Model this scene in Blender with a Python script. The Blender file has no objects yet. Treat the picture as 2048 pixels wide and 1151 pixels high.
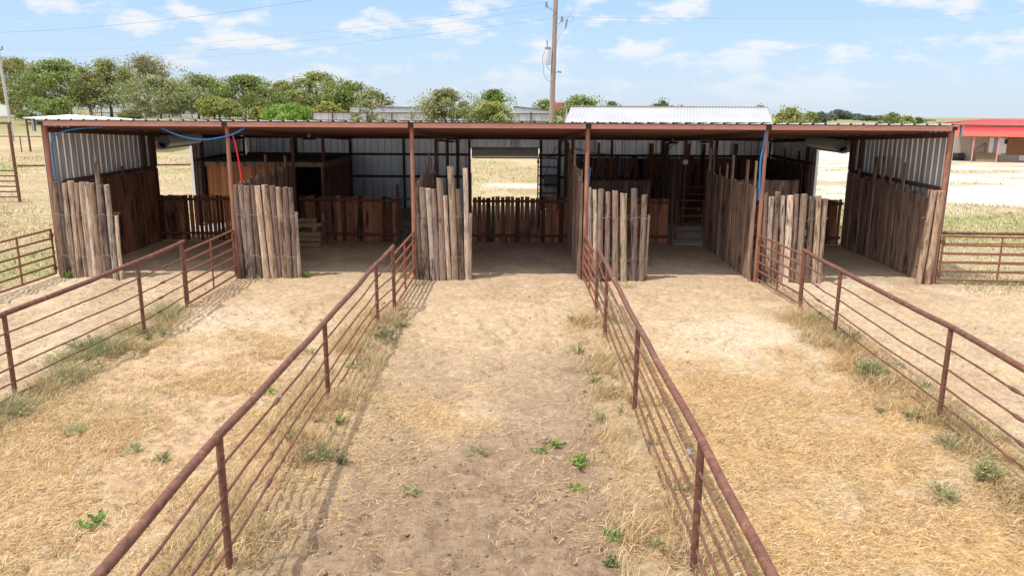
import bpy, math, random
import numpy as np
from mathutils import Matrix, Vector
random.seed(7); RNG = np.random.default_rng(11)
R = math.radians
sc = bpy.context.scene
col = sc.collection

# ------------------------------------------------------------------ camera, sky, sun, exposure
CAMZ = 4.6
FPX, PITCH, YAW, ROLL = 1575.6, 0.22638, 0.010238, 0.005652
cam_d = bpy.data.cameras.new('camera'); cam = bpy.data.objects.new('camera', cam_d); col.objects.link(cam)
cam_d.sensor_width = 36; cam_d.lens = FPX / 2048 * 36; cam_d.clip_start = .1; cam_d.clip_end = 9000
cam.matrix_world = Matrix.Translation((0, 0, CAMZ)) @ Matrix.Rotation(YAW, 4, 'Z') @ Matrix.Rotation(math.pi / 2 - PITCH, 4, 'X') @ Matrix.Rotation(ROLL, 4, 'Z')
sc.camera = cam
sc.cycles.diffuse_bounces = 8; sc.cycles.max_bounces = 12
SUN_L, SUN_B = .44, .26          # shadow offset per metre of height: to +X and to +Y
SUN_EL = math.atan(1 / math.hypot(SUN_L, SUN_B))
SUN_DIR = Vector((SUN_L, SUN_B, -1)).normalized()
sun_d = bpy.data.lights.new('sun', 'SUN'); sun_d.energy = 2.75; sun_d.angle = R(.55); sun_d.color = (1, .955, .89)
sun = bpy.data.objects.new('sun', sun_d); col.objects.link(sun)
sun.rotation_euler = SUN_DIR.to_track_quat('-Z', 'Y').to_euler(); sun.location = (-20, -12, 40)
w = bpy.data.worlds.new("World"); sc.world = w; w.use_nodes = True
def build_world():
    nt = w.node_tree; N = nt.nodes; L = nt.links
    bg = N['Background']; bg.inputs[1].default_value = .15
    sky = N.new('ShaderNodeTexSky'); sky.sky_type = 'NISHITA'; sky.sun_disc = False
    sky.sun_elevation = SUN_EL; sky.sun_rotation = math.atan2(-SUN_L, -SUN_B)
    sky.altitude = 150; sky.air_density = 1.0; sky.dust_density = .2; sky.ozone_density = 3.0
    tc = N.new('ShaderNodeTexCoord')
    mp = N.new('ShaderNodeMapping'); mp.inputs['Scale'].default_value = (12, 12, 34); mp.inputs['Location'].default_value = (1.3, 4.1, .35)
    L.new(tc.outputs['Generated'], mp.inputs[0])
    n = N.new('ShaderNodeTexNoise'); n.inputs['Scale'].default_value = 1.0; n.inputs['Detail'].default_value = 9; n.inputs['Roughness'].default_value = .57
    L.new(mp.outputs[0], n.inputs['Vector'])
    cr = N.new('ShaderNodeValToRGB'); cr.color_ramp.elements[0].position = .50; cr.color_ramp.elements[1].position = .61
    cr.color_ramp.elements[0].color = (0, 0, 0, 1); cr.color_ramp.elements[1].color = (.9, .9, .9, 1)
    sx = N.new('ShaderNodeSeparateXYZ'); L.new(tc.outputs['Generated'], sx.inputs[0])
    bi = N.new('ShaderNodeMapRange'); bi.inputs[1].default_value = .14; bi.inputs[2].default_value = .4; bi.inputs[3].default_value = 0; bi.inputs[4].default_value = .30; L.new(sx.outputs['Z'], bi.inputs[0])  # extra cloud cover high overhead, out of view, added to light the barn interior
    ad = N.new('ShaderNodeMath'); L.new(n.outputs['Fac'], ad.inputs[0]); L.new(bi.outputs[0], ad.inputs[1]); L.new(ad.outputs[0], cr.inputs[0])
    mr = N.new('ShaderNodeMapRange'); mr.inputs[1].default_value = 0.0; mr.inputs[2].default_value = .075; mr.inputs[3].default_value = .12; mr.inputs[4].default_value = 1
    L.new(sx.outputs['Z'], mr.inputs[0])
    mu = N.new('ShaderNodeMath'); mu.operation = 'MULTIPLY'; L.new(cr.outputs[0], mu.inputs[0]); L.new(mr.outputs[0], mu.inputs[1])
    tint = N.new('ShaderNodeMix'); tint.data_type = 'RGBA'; tint.blend_type = 'MULTIPLY'; tint.inputs[0].default_value = 1
    L.new(sky.outputs[0], tint.inputs['A']); tint.inputs['B'].default_value = SKY_TINT
    hz = N.new('ShaderNodeMapRange'); hz.inputs[1].default_value = 0; hz.inputs[2].default_value = .5; hz.inputs[3].default_value = .85; hz.inputs[4].default_value = .25
    L.new(sx.outputs['Z'], hz.inputs[0])
    bl = N.new('ShaderNodeMix'); bl.data_type = 'RGBA'; L.new(hz.outputs[0], bl.inputs['Factor']); L.new(tint.outputs['Result'], bl.inputs['A'])
    gr = N.new('ShaderNodeValToRGB'); gr.color_ramp.elements[0].position = 0; gr.color_ramp.elements[1].position = .16
    gr.color_ramp.elements[0].color = (*HAZE_LOW, 1); gr.color_ramp.elements[1].color = (*HAZE_HIGH, 1); L.new(sx.outputs['Z'], gr.inputs[0])
    sca = N.new('ShaderNodeMix'); sca.data_type = 'RGBA'; sca.blend_type = 'MULTIPLY'; sca.inputs[0].default_value = 1; L.new(gr.outputs[0], sca.inputs['A']); sca.inputs['B'].default_value = (5, 5, 5, 1)
    L.new(sca.outputs['Result'], bl.inputs['B'])
    mx = N.new('ShaderNodeMix'); mx.data_type = 'RGBA'
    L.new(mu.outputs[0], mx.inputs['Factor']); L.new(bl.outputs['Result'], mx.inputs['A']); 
    cb = N.new('ShaderNodeMapRange'); cb.inputs[1].default_value = .15; cb.inputs[2].default_value = .45; cb.inputs[3].default_value = 1; cb.inputs[4].default_value = 1.75; L.new(sx.outputs['Z'], cb.inputs[0])  # unseen upper clouds made brighter than the low ones, as added fill light
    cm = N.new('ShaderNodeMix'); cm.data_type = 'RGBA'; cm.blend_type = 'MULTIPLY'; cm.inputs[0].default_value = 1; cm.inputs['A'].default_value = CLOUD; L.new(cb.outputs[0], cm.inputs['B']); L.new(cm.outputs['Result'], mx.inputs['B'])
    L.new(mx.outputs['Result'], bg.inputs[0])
SKY_TINT = (.93, .97, 1.06, 1)
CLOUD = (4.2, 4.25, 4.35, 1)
HAZE_LOW = (.49, .60, .765); HAZE_HIGH = (.33, .51, .765)
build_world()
vs = sc.view_settings; vs.view_transform = 'Standard'; vs.look = 'None'; vs.exposure = .58; vs.gamma = 1
try: vs.use_curve_mapping = False
except Exception: pass

# ------------------------------------------------------------------ pixel rays of the photograph (2048 x 1151)
def ray(px, py):
    a = px - 1024; b = py - 575.5; c, s = math.cos(ROLL), math.sin(ROLL)
    x = a * c + b * s; v = -a * s + b * c; cp, sp = math.cos(PITCH), math.sin(PITCH)
    d = (x / FPX, cp - v / FPX * sp, -sp - v / FPX * cp); cy, sy = math.cos(YAW), math.sin(YAW)
    return (d[0] * cy - d[1] * sy, d[0] * sy + d[1] * cy, d[2])
def gz(px, py, z=0.0):
    d = ray(px, py); t = (z - CAMZ) / d[2]; return (d[0] * t, d[1] * t, z)
def aty(px, py, Y):
    d = ray(px, py); t = Y / d[1]; return (d[0] * t, Y, CAMZ + d[2] * t)

# ------------------------------------------------------------------ noise and terrain
_LAT = RNG.random((256, 256))
def vnoise(x, y, s, seed=0):
    x = np.asarray(x, float) / s + seed * 17.3; y = np.asarray(y, float) / s + seed * 31.7
    xi = np.floor(x).astype(int); yi = np.floor(y).astype(int); fx = x - xi; fy = y - yi
    fx = fx * fx * (3 - 2 * fx); fy = fy * fy * (3 - 2 * fy)
    g = lambda a, b: _LAT[a % 256, b % 256]
    return (g(xi, yi) * (1 - fx) + g(xi + 1, yi) * fx) * (1 - fy) + (g(xi, yi + 1) * (1 - fx) + g(xi + 1, yi + 1) * fx) * fy
def fbm(x, y, s, seed=0, o=4):
    t = 0; a = .5
    for i in range(o): t = t + a * vnoise(x, y, s / 2 ** i, seed + i * 3); a *= .5
    return t / (1 - .5 ** o)
def S(a, b, x):
    t = np.clip((np.asarray(x, float) - a) / (b - a), 0, 1); return t * t * (3 - 2 * t)
FENCE_X = (-7.8, -2.98, 1.78, 6.5)
def terrain(x, y):
    x = np.asarray(x, float); y = np.asarray(y, float)
    z = 2.1 * S(60, 145, y) * S(20, -30, x)
    z = z - 1.25 * S(28, 92, y) * (1 - S(120, 240, y)) * S(14, 30, x)
    z = z - .0125 * np.maximum(0, y - 420)
    near = S(60, 24, y) * S(40, 18, np.abs(x))
    for f in FENCE_X: z = z + .05 * np.exp(-((x - f) / .4) ** 2) * S(19.5, 17, y)
    z = z + near * (.05 * (fbm(x, y, 2.2, 1) - .5) + .045 * (fbm(x, y, .5, 2, 3) - .5))
    inside = (x > -12.4) & (x < 11.1) & (y > 21)
    return np.where(inside & (y < 36), z * .7, z)
def tz(x, y): return float(terrain(x, y))

# ------------------------------------------------------------------ helpers
def tag(o, label=None, cat=None, group=None, kind=None):
    for k, v in (('label', label), ('category', cat), ('group', group), ('kind', kind)):
        if v: o[k] = v
    return o
def empty(name, loc, label, cat, group=None):
    o = bpy.data.objects.new(name, None); o.empty_display_size = .2; o.location = loc; col.objects.link(o)
    return tag(o, label, cat, group)
def mesh_np(name, V, faces_flat, counts, mat, parent=None, colors=None, smooth=False):
    me = bpy.data.meshes.new(name); V = np.asarray(V, np.float32)
    me.vertices.add(len(V)); me.vertices.foreach_set('co', V.ravel())
    me.loops.add(len(faces_flat)); me.loops.foreach_set('vertex_index', np.asarray(faces_flat, np.int32))
    counts = np.asarray(counts, np.int32); me.polygons.add(len(counts))
    me.polygons.foreach_set('loop_start', np.concatenate([[0], np.cumsum(counts)[:-1]]).astype(np.int32))
    me.update(calc_edges=True)
    if smooth: me.polygons.foreach_set('use_smooth', np.ones(len(counts), bool))
    if colors is not None:
        a = me.color_attributes.new('Col', 'FLOAT_COLOR', 'POINT')
        c = np.ones((len(V), 4), np.float32); c[:, :3] = colors; a.data.foreach_set('color', c.ravel())
    me.validate()
    if mat: me.materials.append(mat)
    o = bpy.data.objects.new(name, me); col.objects.link(o)
    if parent: o.parent = parent
    return o
def wloc(o):
    v = Vector((0, 0, 0))
    while o: v = v + o.location; o = o.parent
    return v
class MB:
    def __init__(s): s.v = []; s.f = []; s.c = []; s.sm = []
    def add(s, vs, fs, c=(1, 1, 1), sm=False):
        n = len(s.v); s.v += [tuple(p) for p in vs]; s.f += [tuple(i + n for i in f) for f in fs]; s.c += [c] * len(vs); s.sm += [sm] * len(fs)
        return s
    def box(s, c0, c1, c=(1, 1, 1), rz=0, tilt=0):
        x0, y0, z0 = c0; x1, y1, z1 = c1
        P = [(x0, y0, z0), (x1, y0, z0), (x1, y1, z0), (x0, y1, z0), (x0, y0, z1), (x1, y0, z1), (x1, y1, z1), (x0, y1, z1)]
        if rz:
            mx, my = (x0 + x1) / 2, (y0 + y1) / 2; k, q = math.cos(rz), math.sin(rz)
            P = [(mx + (a - mx) * k - (b - my) * q, my + (a - mx) * q + (b - my) * k, z) for a, b, z in P]
        return s.add(P, [(0, 3, 2, 1), (4, 5, 6, 7), (0, 1, 5, 4), (1, 2, 6, 5), (2, 3, 7, 6), (3, 0, 4, 7)], c)
    def hexa(s, P, c=(1, 1, 1)):
        return s.add(P, [(0, 3, 2, 1), (4, 5, 6, 7), (0, 1, 5, 4), (1, 2, 6, 5), (2, 3, 7, 6), (3, 0, 4, 7)], c)
    def tube(s, pts, r, n=8, c=(1, 1, 1), caps=True):
        pts = [Vector(p) for p in pts]; rs = r if isinstance(r, (list, tuple)) else [r] * len(pts)
        vs = []; up = None
        for i, p in enumerate(pts):
            d = (pts[min(i + 1, len(pts) - 1)] - pts[max(i - 1, 0)]).normalized()
            if up is None: up = Vector((0, 0, 1)) if abs(d.z) < .9 else Vector((1, 0, 0))
            a = d.cross(up).normalized(); b = a.cross(d).normalized(); up = b
            for k in range(n):
                t = 2 * math.pi * k / n; vs.append(p + (a * math.cos(t) + b * math.sin(t)) * rs[i])
        fs = [(i * n + k, i * n + (k + 1) % n, (i + 1) * n + (k + 1) % n, (i + 1) * n + k) for i in range(len(pts) - 1) for k in range(n)]
        s.add(vs, fs, c, True)
        if caps:
            s.add(vs[:n], [tuple(range(n))], c); s.add(vs[-n:], [tuple(range(n - 1, -1, -1))], c)
        return s
    def build(s, name, mat, parent=None):
        o0 = wloc(parent) if parent else Vector((0, 0, 0))
        me = bpy.data.meshes.new(name); me.from_pydata([(a - o0.x, b - o0.y, z - o0.z) for a, b, z in s.v], [], s.f)
        me.polygons.foreach_set('use_smooth', s.sm)
        a = me.color_attributes.new('Col', 'FLOAT_COLOR', 'POINT')
        c = np.ones((len(s.v), 4), np.float32); c[:, :3] = s.c; a.data.foreach_set('color', c.ravel())
        me.materials.append(mat); me.update()
        o = bpy.data.objects.new(name, me); col.objects.link(o)
        if parent: o.parent = parent
        return o

# ------------------------------------------------------------------ materials
def mat(name, c1, c2=None, scale=(4, 4, 4), rough=.7, metal=0, bump=0, bscale=None, lo=.35, hi=.65, detail=5, c3=None, s3=None, lo3=.55, hi3=.7, spec=.35, crack=None, streak=None):
    m = bpy.data.materials.new(name); m.use_nodes = True; nt = m.node_tree; N = nt.nodes; L = nt.links
    b = N['Principled BSDF']; b.inputs['Roughness'].default_value = rough; b.inputs['Metallic'].default_value = metal
    b.inputs['Specular IOR Level'].default_value = spec
    tc = N.new('ShaderNodeTexCoord'); at = N.new('ShaderNodeAttribute'); at.attribute_name = 'Col'
    def noise(sca, det=detail):
        mp = N.new('ShaderNodeMapping'); mp.inputs['Scale'].default_value = sca; L.new(tc.outputs['Object'], mp.inputs[0])
        n = N.new('ShaderNodeTexNoise'); n.inputs['Scale'].default_value = 1; n.inputs['Detail'].default_value = det; n.inputs['Roughness'].default_value = .6
        L.new(mp.outputs[0], n.inputs['Vector']); return n
    def ramp(n, a, bb):
        r = N.new('ShaderNodeMapRange'); r.inputs[1].default_value = a; r.inputs[2].default_value = bb; L.new(n.outputs['Fac'], r.inputs[0]); return r.outputs[0]
    n1 = noise(scale)
    mx = N.new('ShaderNodeMix'); mx.data_type = 'RGBA'; L.new(ramp(n1, lo, hi), mx.inputs['Factor'])
    mx.inputs['A'].default_value = (*c1, 1); mx.inputs['B'].default_value = (*(c2 or c1), 1); out = mx.outputs['Result']
    if c3:
        n3 = noise(s3); m3 = N.new('ShaderNodeMix'); m3.data_type = 'RGBA'; L.new(ramp(n3, lo3, hi3), m3.inputs['Factor'])
        L.new(out, m3.inputs['A']); m3.inputs['B'].default_value = (*c3, 1); out = m3.outputs['Result']
    for cs_, lo_, hi_, dk in ([(crack, .57, .64, .32)] if crack else []) + ([(streak, .52, .68, .55)] if streak else []):
        nc = noise(cs_, 3); rr = N.new('ShaderNodeMapRange'); rr.inputs[1].default_value = lo_; rr.inputs[2].default_value = hi_; rr.inputs[3].default_value = 1; rr.inputs[4].default_value = dk; L.new(nc.outputs['Fac'], rr.inputs[0])
        mc = N.new('ShaderNodeMix'); mc.data_type = 'RGBA'; mc.blend_type = 'MULTIPLY'; mc.inputs[0].default_value = 1; L.new(out, mc.inputs['A']); L.new(rr.outputs[0], mc.inputs['B']); out = mc.outputs['Result']
    mu = N.new('ShaderNodeMix'); mu.data_type = 'RGBA'; mu.blend_type = 'MULTIPLY'; mu.inputs[0].default_value = 1
    L.new(out, mu.inputs['A']); L.new(at.outputs['Color'], mu.inputs['B']); L.new(mu.outputs['Result'], b.inputs['Base Color'])
    if bump:
        nb = noise(bscale or scale, 6); bp = N.new('ShaderNodeBump'); bp.inputs['Strength'].default_value = 1; bp.inputs['Distance'].default_value = bump
        L.new(nb.outputs['Fac'], bp.inputs['Height']); L.new(bp.outputs[0], b.inputs['Normal'])
    return m
M = {}
M['rust'] = mat('rusty_pipe', (.19, .079, .051), (.115, .049, .035), (9, 9, 9), .75, 0, .003, (60, 60, 60), c3=(.25, .115, .07), s3=(4, 4, 4), lo3=.56, hi3=.68, streak=(22, 22, 22))
M['rust_gate'] = mat('rusty_gate_pipe', (.26, .10, .055), (.17, .06, .036), (12, 12, 12), .75, 0, .002, (60, 60, 60))
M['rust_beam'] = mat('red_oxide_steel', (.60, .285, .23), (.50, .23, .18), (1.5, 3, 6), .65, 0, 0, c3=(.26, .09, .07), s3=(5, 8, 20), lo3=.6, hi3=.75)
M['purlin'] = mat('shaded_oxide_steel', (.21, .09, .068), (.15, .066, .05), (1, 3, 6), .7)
M['post'] = mat('rusty_post', (.34, .155, .10), (.24, .10, .07), (9, 9, 2), .72, 0, .002, (50, 50, 50), c3=(.42, .22, .13), s3=(6, 6, 1.5), lo3=.56, hi3=.7)
M['rust_dark'] = mat('dark_oxide_steel', (.14, .065, .048), (.10, .048, .037), (3, 3, 3), .7)
M['galv'] = mat('galvanised_sheet', (.86, .86, .86), (.78, .79, .81), (1.2, 1.2, .5), .34, .6, 0, spec=.5, streak=(3, 3, .25))
M['roof'] = mat('roof_sheet', (.43, .435, .445), (.37, .375, .39), (.6, .6, .6), .4, .3)
M['log'] = mat('weathered_log', (.53, .445, .375), (.27, .20, .16), (34, 34, 3.0), .95, 0, .012, (40, 40, 5), lo=.38, hi=.66, c3=(.10, .072, .062), s3=(7, 7, 1.3), lo3=.53, hi3=.66, crack=(55, 55, 2.0))
M['plank'] = mat('rough_plank', (.43, .19, .11), (.25, .108, .064), (22, 22, 1.1), .9, 0, .006, (40, 40, 2), c3=(.06, .035, .028), s3=(5, 5, .7), lo3=.52, hi3=.64, crack=(60, 60, 1.5))
M['plank_grey'] = mat('grey_brown_plank', (.44, .30, .225), (.24, .15, .11), (26, 26, 1.3), .95, 0, .012, (36, 36, 2), c3=(.08, .05, .042), s3=(6, 6, .9), lo3=.52, hi3=.66, crack=(60, 60, 1.6))
M['cedar'] = mat('red_brown_boards', (.56, .24, .10), (.34, .125, .05), (18, 18, .8), .8, 0, .002)
M['timber'] = mat('crib_timber', (.36, .26, .17), (.24, .16, .10), (4, 20, 20), .85, 0, .003)
M['concrete'] = mat('concrete', (.48, .455, .41), (.40, .375, .34), (2, 2, 2), .85, 0, .003, (20, 20, 20))
M['door'] = mat('roller_door', (.74, .71, .64), (.66, .64, .58), (2, 2, 2), .5)
M['white'] = mat('white_metal', (.78, .78, .76), (.70, .70, .69), (1, 1, 1), .5)
M['dark'] = mat('black_metal', (.025, .024, .024), None, rough=.6)
M['grey'] = mat('grey_metal', (.30, .31, .32), (.25, .26, .27), (5, 5, 5), .5, .4)
M['blue'] = mat('blue_hose', (.02, .19, .50), None, rough=.4)
M['red'] = mat('red_hose', (.75, .03, .05), None, rough=.45)
M['pole'] = mat('pole_wood', (.34, .27, .225), (.25, .19, .16), (18, 18, .8), .9, 0, .004)
M['wire'] = mat('wire', (.24, .25, .27), None, rough=.5)
M['galvwire'] = mat('tie_wire', (.35, .32, .30), None, rough=.5, metal=.5)
M['hroof'] = mat('red_metal_roof', (.58, .035, .05), (.50, .03, .045), (.5, .5, .5), .45)
M['hroof2'] = mat('orange_red_metal_roof', (.62, .075, .035), (.56, .06, .03), (.5, .5, .5), .45)
M['siding'] = mat('beige_siding', (.38, .33, .26), (.33, .29, .23), (1, 1, .3), .7)
M['lap'] = mat('brown_lap_boards', (.30, .15, .075), (.20, .095, .05), (2, 2, 30), .8)
M['tank'] = mat('rusty_red_tank', (.42, .09, .055), (.30, .07, .045), (.8, .8, .8), .7)
M['wsheet'] = mat('weathered_white_sheet', (.66, .68, .70), (.48, .52, .57), (.25, .25, .08), .6, .1)
M['green'] = mat('leaf', (1, 1, 1), None, rough=.55, spec=.3)
M['bark'] = mat('bark', (.13, .10, .08), (.08, .06, .05), (8, 8, 2), .95)
M['straw'] = mat('straw', (1, 1, 1), None, rough=.75, spec=.2)
M['clod'] = mat('clod', (1, 1, 1), (.75, .72, .7), (30, 30, 30), .95)
def leaf_translucent(m, amt):
    nt = m.node_tree; b = nt.nodes['Principled BSDF']; o = nt.nodes['Material Output']
    t = nt.nodes.new('ShaderNodeBsdfTranslucent'); ms = nt.nodes.new('ShaderNodeMixShader'); ms.inputs[0].default_value = amt
    src = b.inputs['Base Color'].links[0].from_socket
    nt.links.new(src, t.inputs[0]); nt.links.new(b.outputs[0], ms.inputs[1]); nt.links.new(t.outputs[0], ms.inputs[2]); nt.links.new(ms.outputs[0], o.inputs[0])
leaf_translucent(M['green'], .3); leaf_translucent(M['straw'], .18)
def ground_mat():
    m = bpy.data.materials.new('earth'); m.use_nodes = True; nt = m.node_tree; N = nt.nodes; L = nt.links
    b = N['Principled BSDF']; b.inputs['Roughness'].default_value = .95; b.inputs['Specular IOR Level'].default_value = .1
    tc = N.new('ShaderNodeTexCoord'); at = N.new('ShaderNodeAttribute'); at.attribute_name = 'Col'
    def noise(s, d, r=.6, dist=0):
        n = N.new('ShaderNodeTexNoise'); n.inputs['Scale'].default_value = s; n.inputs['Detail'].default_value = d; n.inputs['Roughness'].default_value = r; n.inputs['Distortion'].default_value = dist
        L.new(tc.outputs['Object'], n.inputs['Vector']); return n
    def mul(a, n, lo, hi, v0, v1):
        r = N.new('ShaderNodeMapRange'); r.inputs[1].default_value = lo; r.inputs[2].default_value = hi; r.inputs[3].default_value = v0; r.inputs[4].default_value = v1
        L.new(n.outputs['Fac'], r.inputs[0])
        x = N.new('ShaderNodeMix'); x.data_type = 'RGBA'; x.blend_type = 'MULTIPLY'; x.inputs[0].default_value = 1; L.new(a, x.inputs['A']); L.new(r.outputs[0], x.inputs['B']); return x.outputs['Result']
    a = mul(at.outputs['Color'], noise(9, 8, .72), .34, .68, .70, 1.2)
    a = mul(a, noise(24, 4, .65), .57, .68, 1.05, .58)
    a = mul(a, noise(2.2, 5, .6, .6), .35, .65, .88, 1.08)
    a = mul(a, noise(70, 4, .8), .3, .7, .68, 1.2)
    L.new(a, b.inputs['Base Color'])
    n1 = noise(14, 8, .7); n2 = noise(60, 5, .7)
    ad = N.new('ShaderNodeMath'); ad.operation = 'MULTIPLY_ADD'; L.new(n2.outputs['Fac'], ad.inputs[0]); ad.inputs[1].default_value = .25; L.new(n1.outputs['Fac'], ad.inputs[2])
    bp = N.new('ShaderNodeBump'); bp.inputs['Strength'].default_value = .9; bp.inputs['Distance'].default_value = .05; L.new(ad.outputs[0], bp.inputs['Height']); L.new(bp.outputs[0], b.inputs['Normal'])
    return m
M['earth'] = ground_mat()

# ------------------------------------------------------------------ ground
def lerp(a, b, t): return a + (b - a) * t[..., None]
C = lambda *a: np.array(a, float)
SAND = C(.535, .392, .25); SANDW = C(.595, .465, .325); DIRT = C(.315, .218, .142); TAN = C(.455, .32, .205); STRAW = C(.54, .355, .165); DRY = C(.48, .335, .19)
BARN = C(.60, .455, .33); FIELD = C(.42, .335, .20); FGREEN = C(.255, .285, .105); CAL = C(.62, .57, .49); LITTER = C(.43, .305, .175)
def fence_d(x): return np.min([np.abs(x - f) for f in FENCE_X], axis=0)
def dirt_mask(x, y):
    n = fbm(x, y, 2.6, 21) - .5; n2 = fbm(x, y, .7, 5) - .5
    return S(14.2, 9.2, y + n * 7.5 + n2 * 4.5 - .5 * (x + .5) * (x < 1.2)) * S(-3.0, -2.0, x) * S(1.9, 1.1, x + n2 * .8)
def straw_mask(x, y):
    n = fbm(x, y, 1.6, 9) - .5
    return S(15.6, 13.4, y + n * 4) * ((x > 1.8) & (x < 7))
def grass_mask(x, y):
    n = fbm(x, y, 1.8, 12) - .5
    return S(15.2, 12.4, y + n * 5 + (x + 5) * .35) * ((x > -7.9) & (x < -2.9))
def field_green(x, y): return S(.50, .64, .6 * fbm(x, y, 7, 31) + .4 * fbm(x, y * 1.6, 2.2, 33))
def cal_mask(x, y):
    n = fbm(x, y / 1.0, 16, 41, 5); m = S(.43, .5, n + .10 * S(40, 75, y) + .1 * S(16, 26, x))
    right = m * S(8, 15, x + (y - 40) * .12) * (1 - .75 * S(.48, .55, .6 * fbm(x * .55, y * 1.3, 5, 48, 5) + .4 * fbm(x * .8, y, 1.7, 49) + .16 * S(30, 18, x) - .02)) * S(31, 36, y + (fbm(x, y, 6, 44) - .5) * 8) * (1 - S(108, 125, y))
    mid = S(.47, .55, fbm(x * .5, y * 1.6, 9, 47, 5)) * S(37, 42, y) * S(-12, -4, x) * (1 - S(80, 100, y))
    return np.maximum(right, mid * .85)
def ground_color(x, y):
    n1 = fbm(x, y, 1.5, 3); n4 = fbm(x, y, 5, 7)
    c = lerp(np.broadcast_to(SAND, x.shape + (3,)), SANDW, S(.45, .7, n4))
    c = lerp(c, TAN, .75 * S(.5, .68, n1))
    mid = S(16.0, 12.4, y + (n4 - .5) * 5) * S(-3.2, -2.2, x) * S(2, 1.4, x)
    c = lerp(c, lerp(np.broadcast_to(C(.375, .268, .178), x.shape + (3,)), SAND, .8 * S(.54, .68, fbm(x, y, .9, 63))), mid * .85)
    c = lerp(c, DIRT, dirt_mask(x, y))
    out = ((x > 6.6) | (x < -8)).astype(float) * S(20, 15, y)
    c = lerp(c, lerp(c, C(.46, .345, .24), .9 * S(.45, .62, fbm(x, y, 1.1, 61))), out * .7)
    c = lerp(c, lerp(np.broadcast_to(STRAW, x.shape + (3,)), SANDW * .93, .8 * S(.48, .66, fbm(x, y, 1.1, 14))), straw_mask(x, y) * .9)
    c = lerp(c, lerp(np.broadcast_to(DRY, x.shape + (3,)), SAND * C(1, .95, .92), S(.58, .42, fbm(x, y, 1.0, 72))), grass_mask(x, y) * .9)
    fs = S(.85, .3, fence_d(x) + (n1 - .5) * .6) * S(18.5, 17, y) * ((x > -9) & (x < 8))
    c = lerp(c, LITTER, fs * .75)
    field = np.clip(S(-12.6, -13.4, x + (n1 - .5) * 1.5) * S(8, 12, y) + S(11.6, 12.4, x) * S(20.2, 21, y + (n1 - .5) * .8) + S(36.2, 36.8, y), 0, 1)
    fc = lerp(np.broadcast_to(FIELD, x.shape + (3,)), C(.48, .38, .235), S(.4, .65, fbm(x, y, 3.5, 35)))
    fc = lerp(fc, C(.33, .245, .14), .55 * S(.5, .66, fbm(x, y * 1.5, 1.6, 36)))
    fc = lerp(fc, FGREEN, .55 * field_green(x, y))
    gp = S(6.5, 4, np.hypot((x - 18.0) * .62, (y - 31.5) * 1.15) + (n1 - .5) * 4)
    fc = lerp(fc, FGREEN * C(1.25, 1.1, 1.15), .55 * gp)
    strip = S(2.8, 1.2, np.abs(y - 20.9)) * (x > 11)
    fc = lerp(fc, FGREEN, .35 * strip * S(.5, .66, n1))
    fc = lerp(fc, CAL, cal_mask(x, y) * (1 - gp))
    far = S(85, 120, y) * (1 - S(12, 24, x) * S(135, 118, y)); fc = lerp(fc, C(.25, .235, .115), far * .9)
    c = lerp(c, fc, field)
    bi = ((x > -12.5) & (x < 11.15) & (y > 20.9) & (y < 36.2)).astype(float) * S(20.9, 22.2, y + (n1 - .5))
    c = lerp(c, lerp(np.broadcast_to(BARN, x.shape + (3,)), C(.47, .365, .27), S(.4, .6, n1)), bi)
    return c
def axis(parts):
    o = []
    for a, b, d in parts: o += list(np.arange(a, b, d))
    return np.array(o)
gx = axis([(-3000, -400, 260), (-400, -120, 20), (-120, -40, 2.5), (-40, -13, .4), (-13, 13, .055), (13, 40, .4), (40, 120, 2.5), (120, 400, 20), (400, 3001, 260)])
gy = axis([(-60, -6, 6), (-6, 5.6, .4), (5.6, 22.5, .055), (22.5, 40, .3), (40, 125, 1.0), (125, 420, 8), (420, 3600, 150)])
X, Y = np.meshgrid(gx, gy); Z = terrain(X, Y)
near = S(22.5, 20.5, Y) * S(5, 7, Y) * S(13, 12, np.abs(X))
hoof = fbm(X, Y, .17, 51, 2); rough = .35 + .65 * S(.4, .6, fbm(X, Y, 2.4, 53))
Z = Z - near * .085 * S(.55, .70, hoof) * rough + near * .032 * (vnoise(X, Y, .11, 55) - .5) * rough
ny, nx = X.shape; idx = np.arange(nx * ny).reshape(ny, nx)
F = np.stack([idx[:-1, :-1], idx[:-1, 1:], idx[1:, 1:], idx[1:, :-1]], -1).reshape(-1, 4)
g = mesh_np('ground', np.stack([X, Y, Z], -1).reshape(-1, 3), F.ravel(), np.full(len(F), 4), M['earth'], None, ground_color(X, Y).reshape(-1, 3), True)
tag(g, kind='structure')
cf = MB(); cf.box((-12.2, 27.15, -.1), (11.0, 30.9, .045)); cf.box((5.3, 26.75, -.1), (6.25, 27.149, .043))
tag(cf.build('concrete_floor', M['concrete']), kind='structure')

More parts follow.
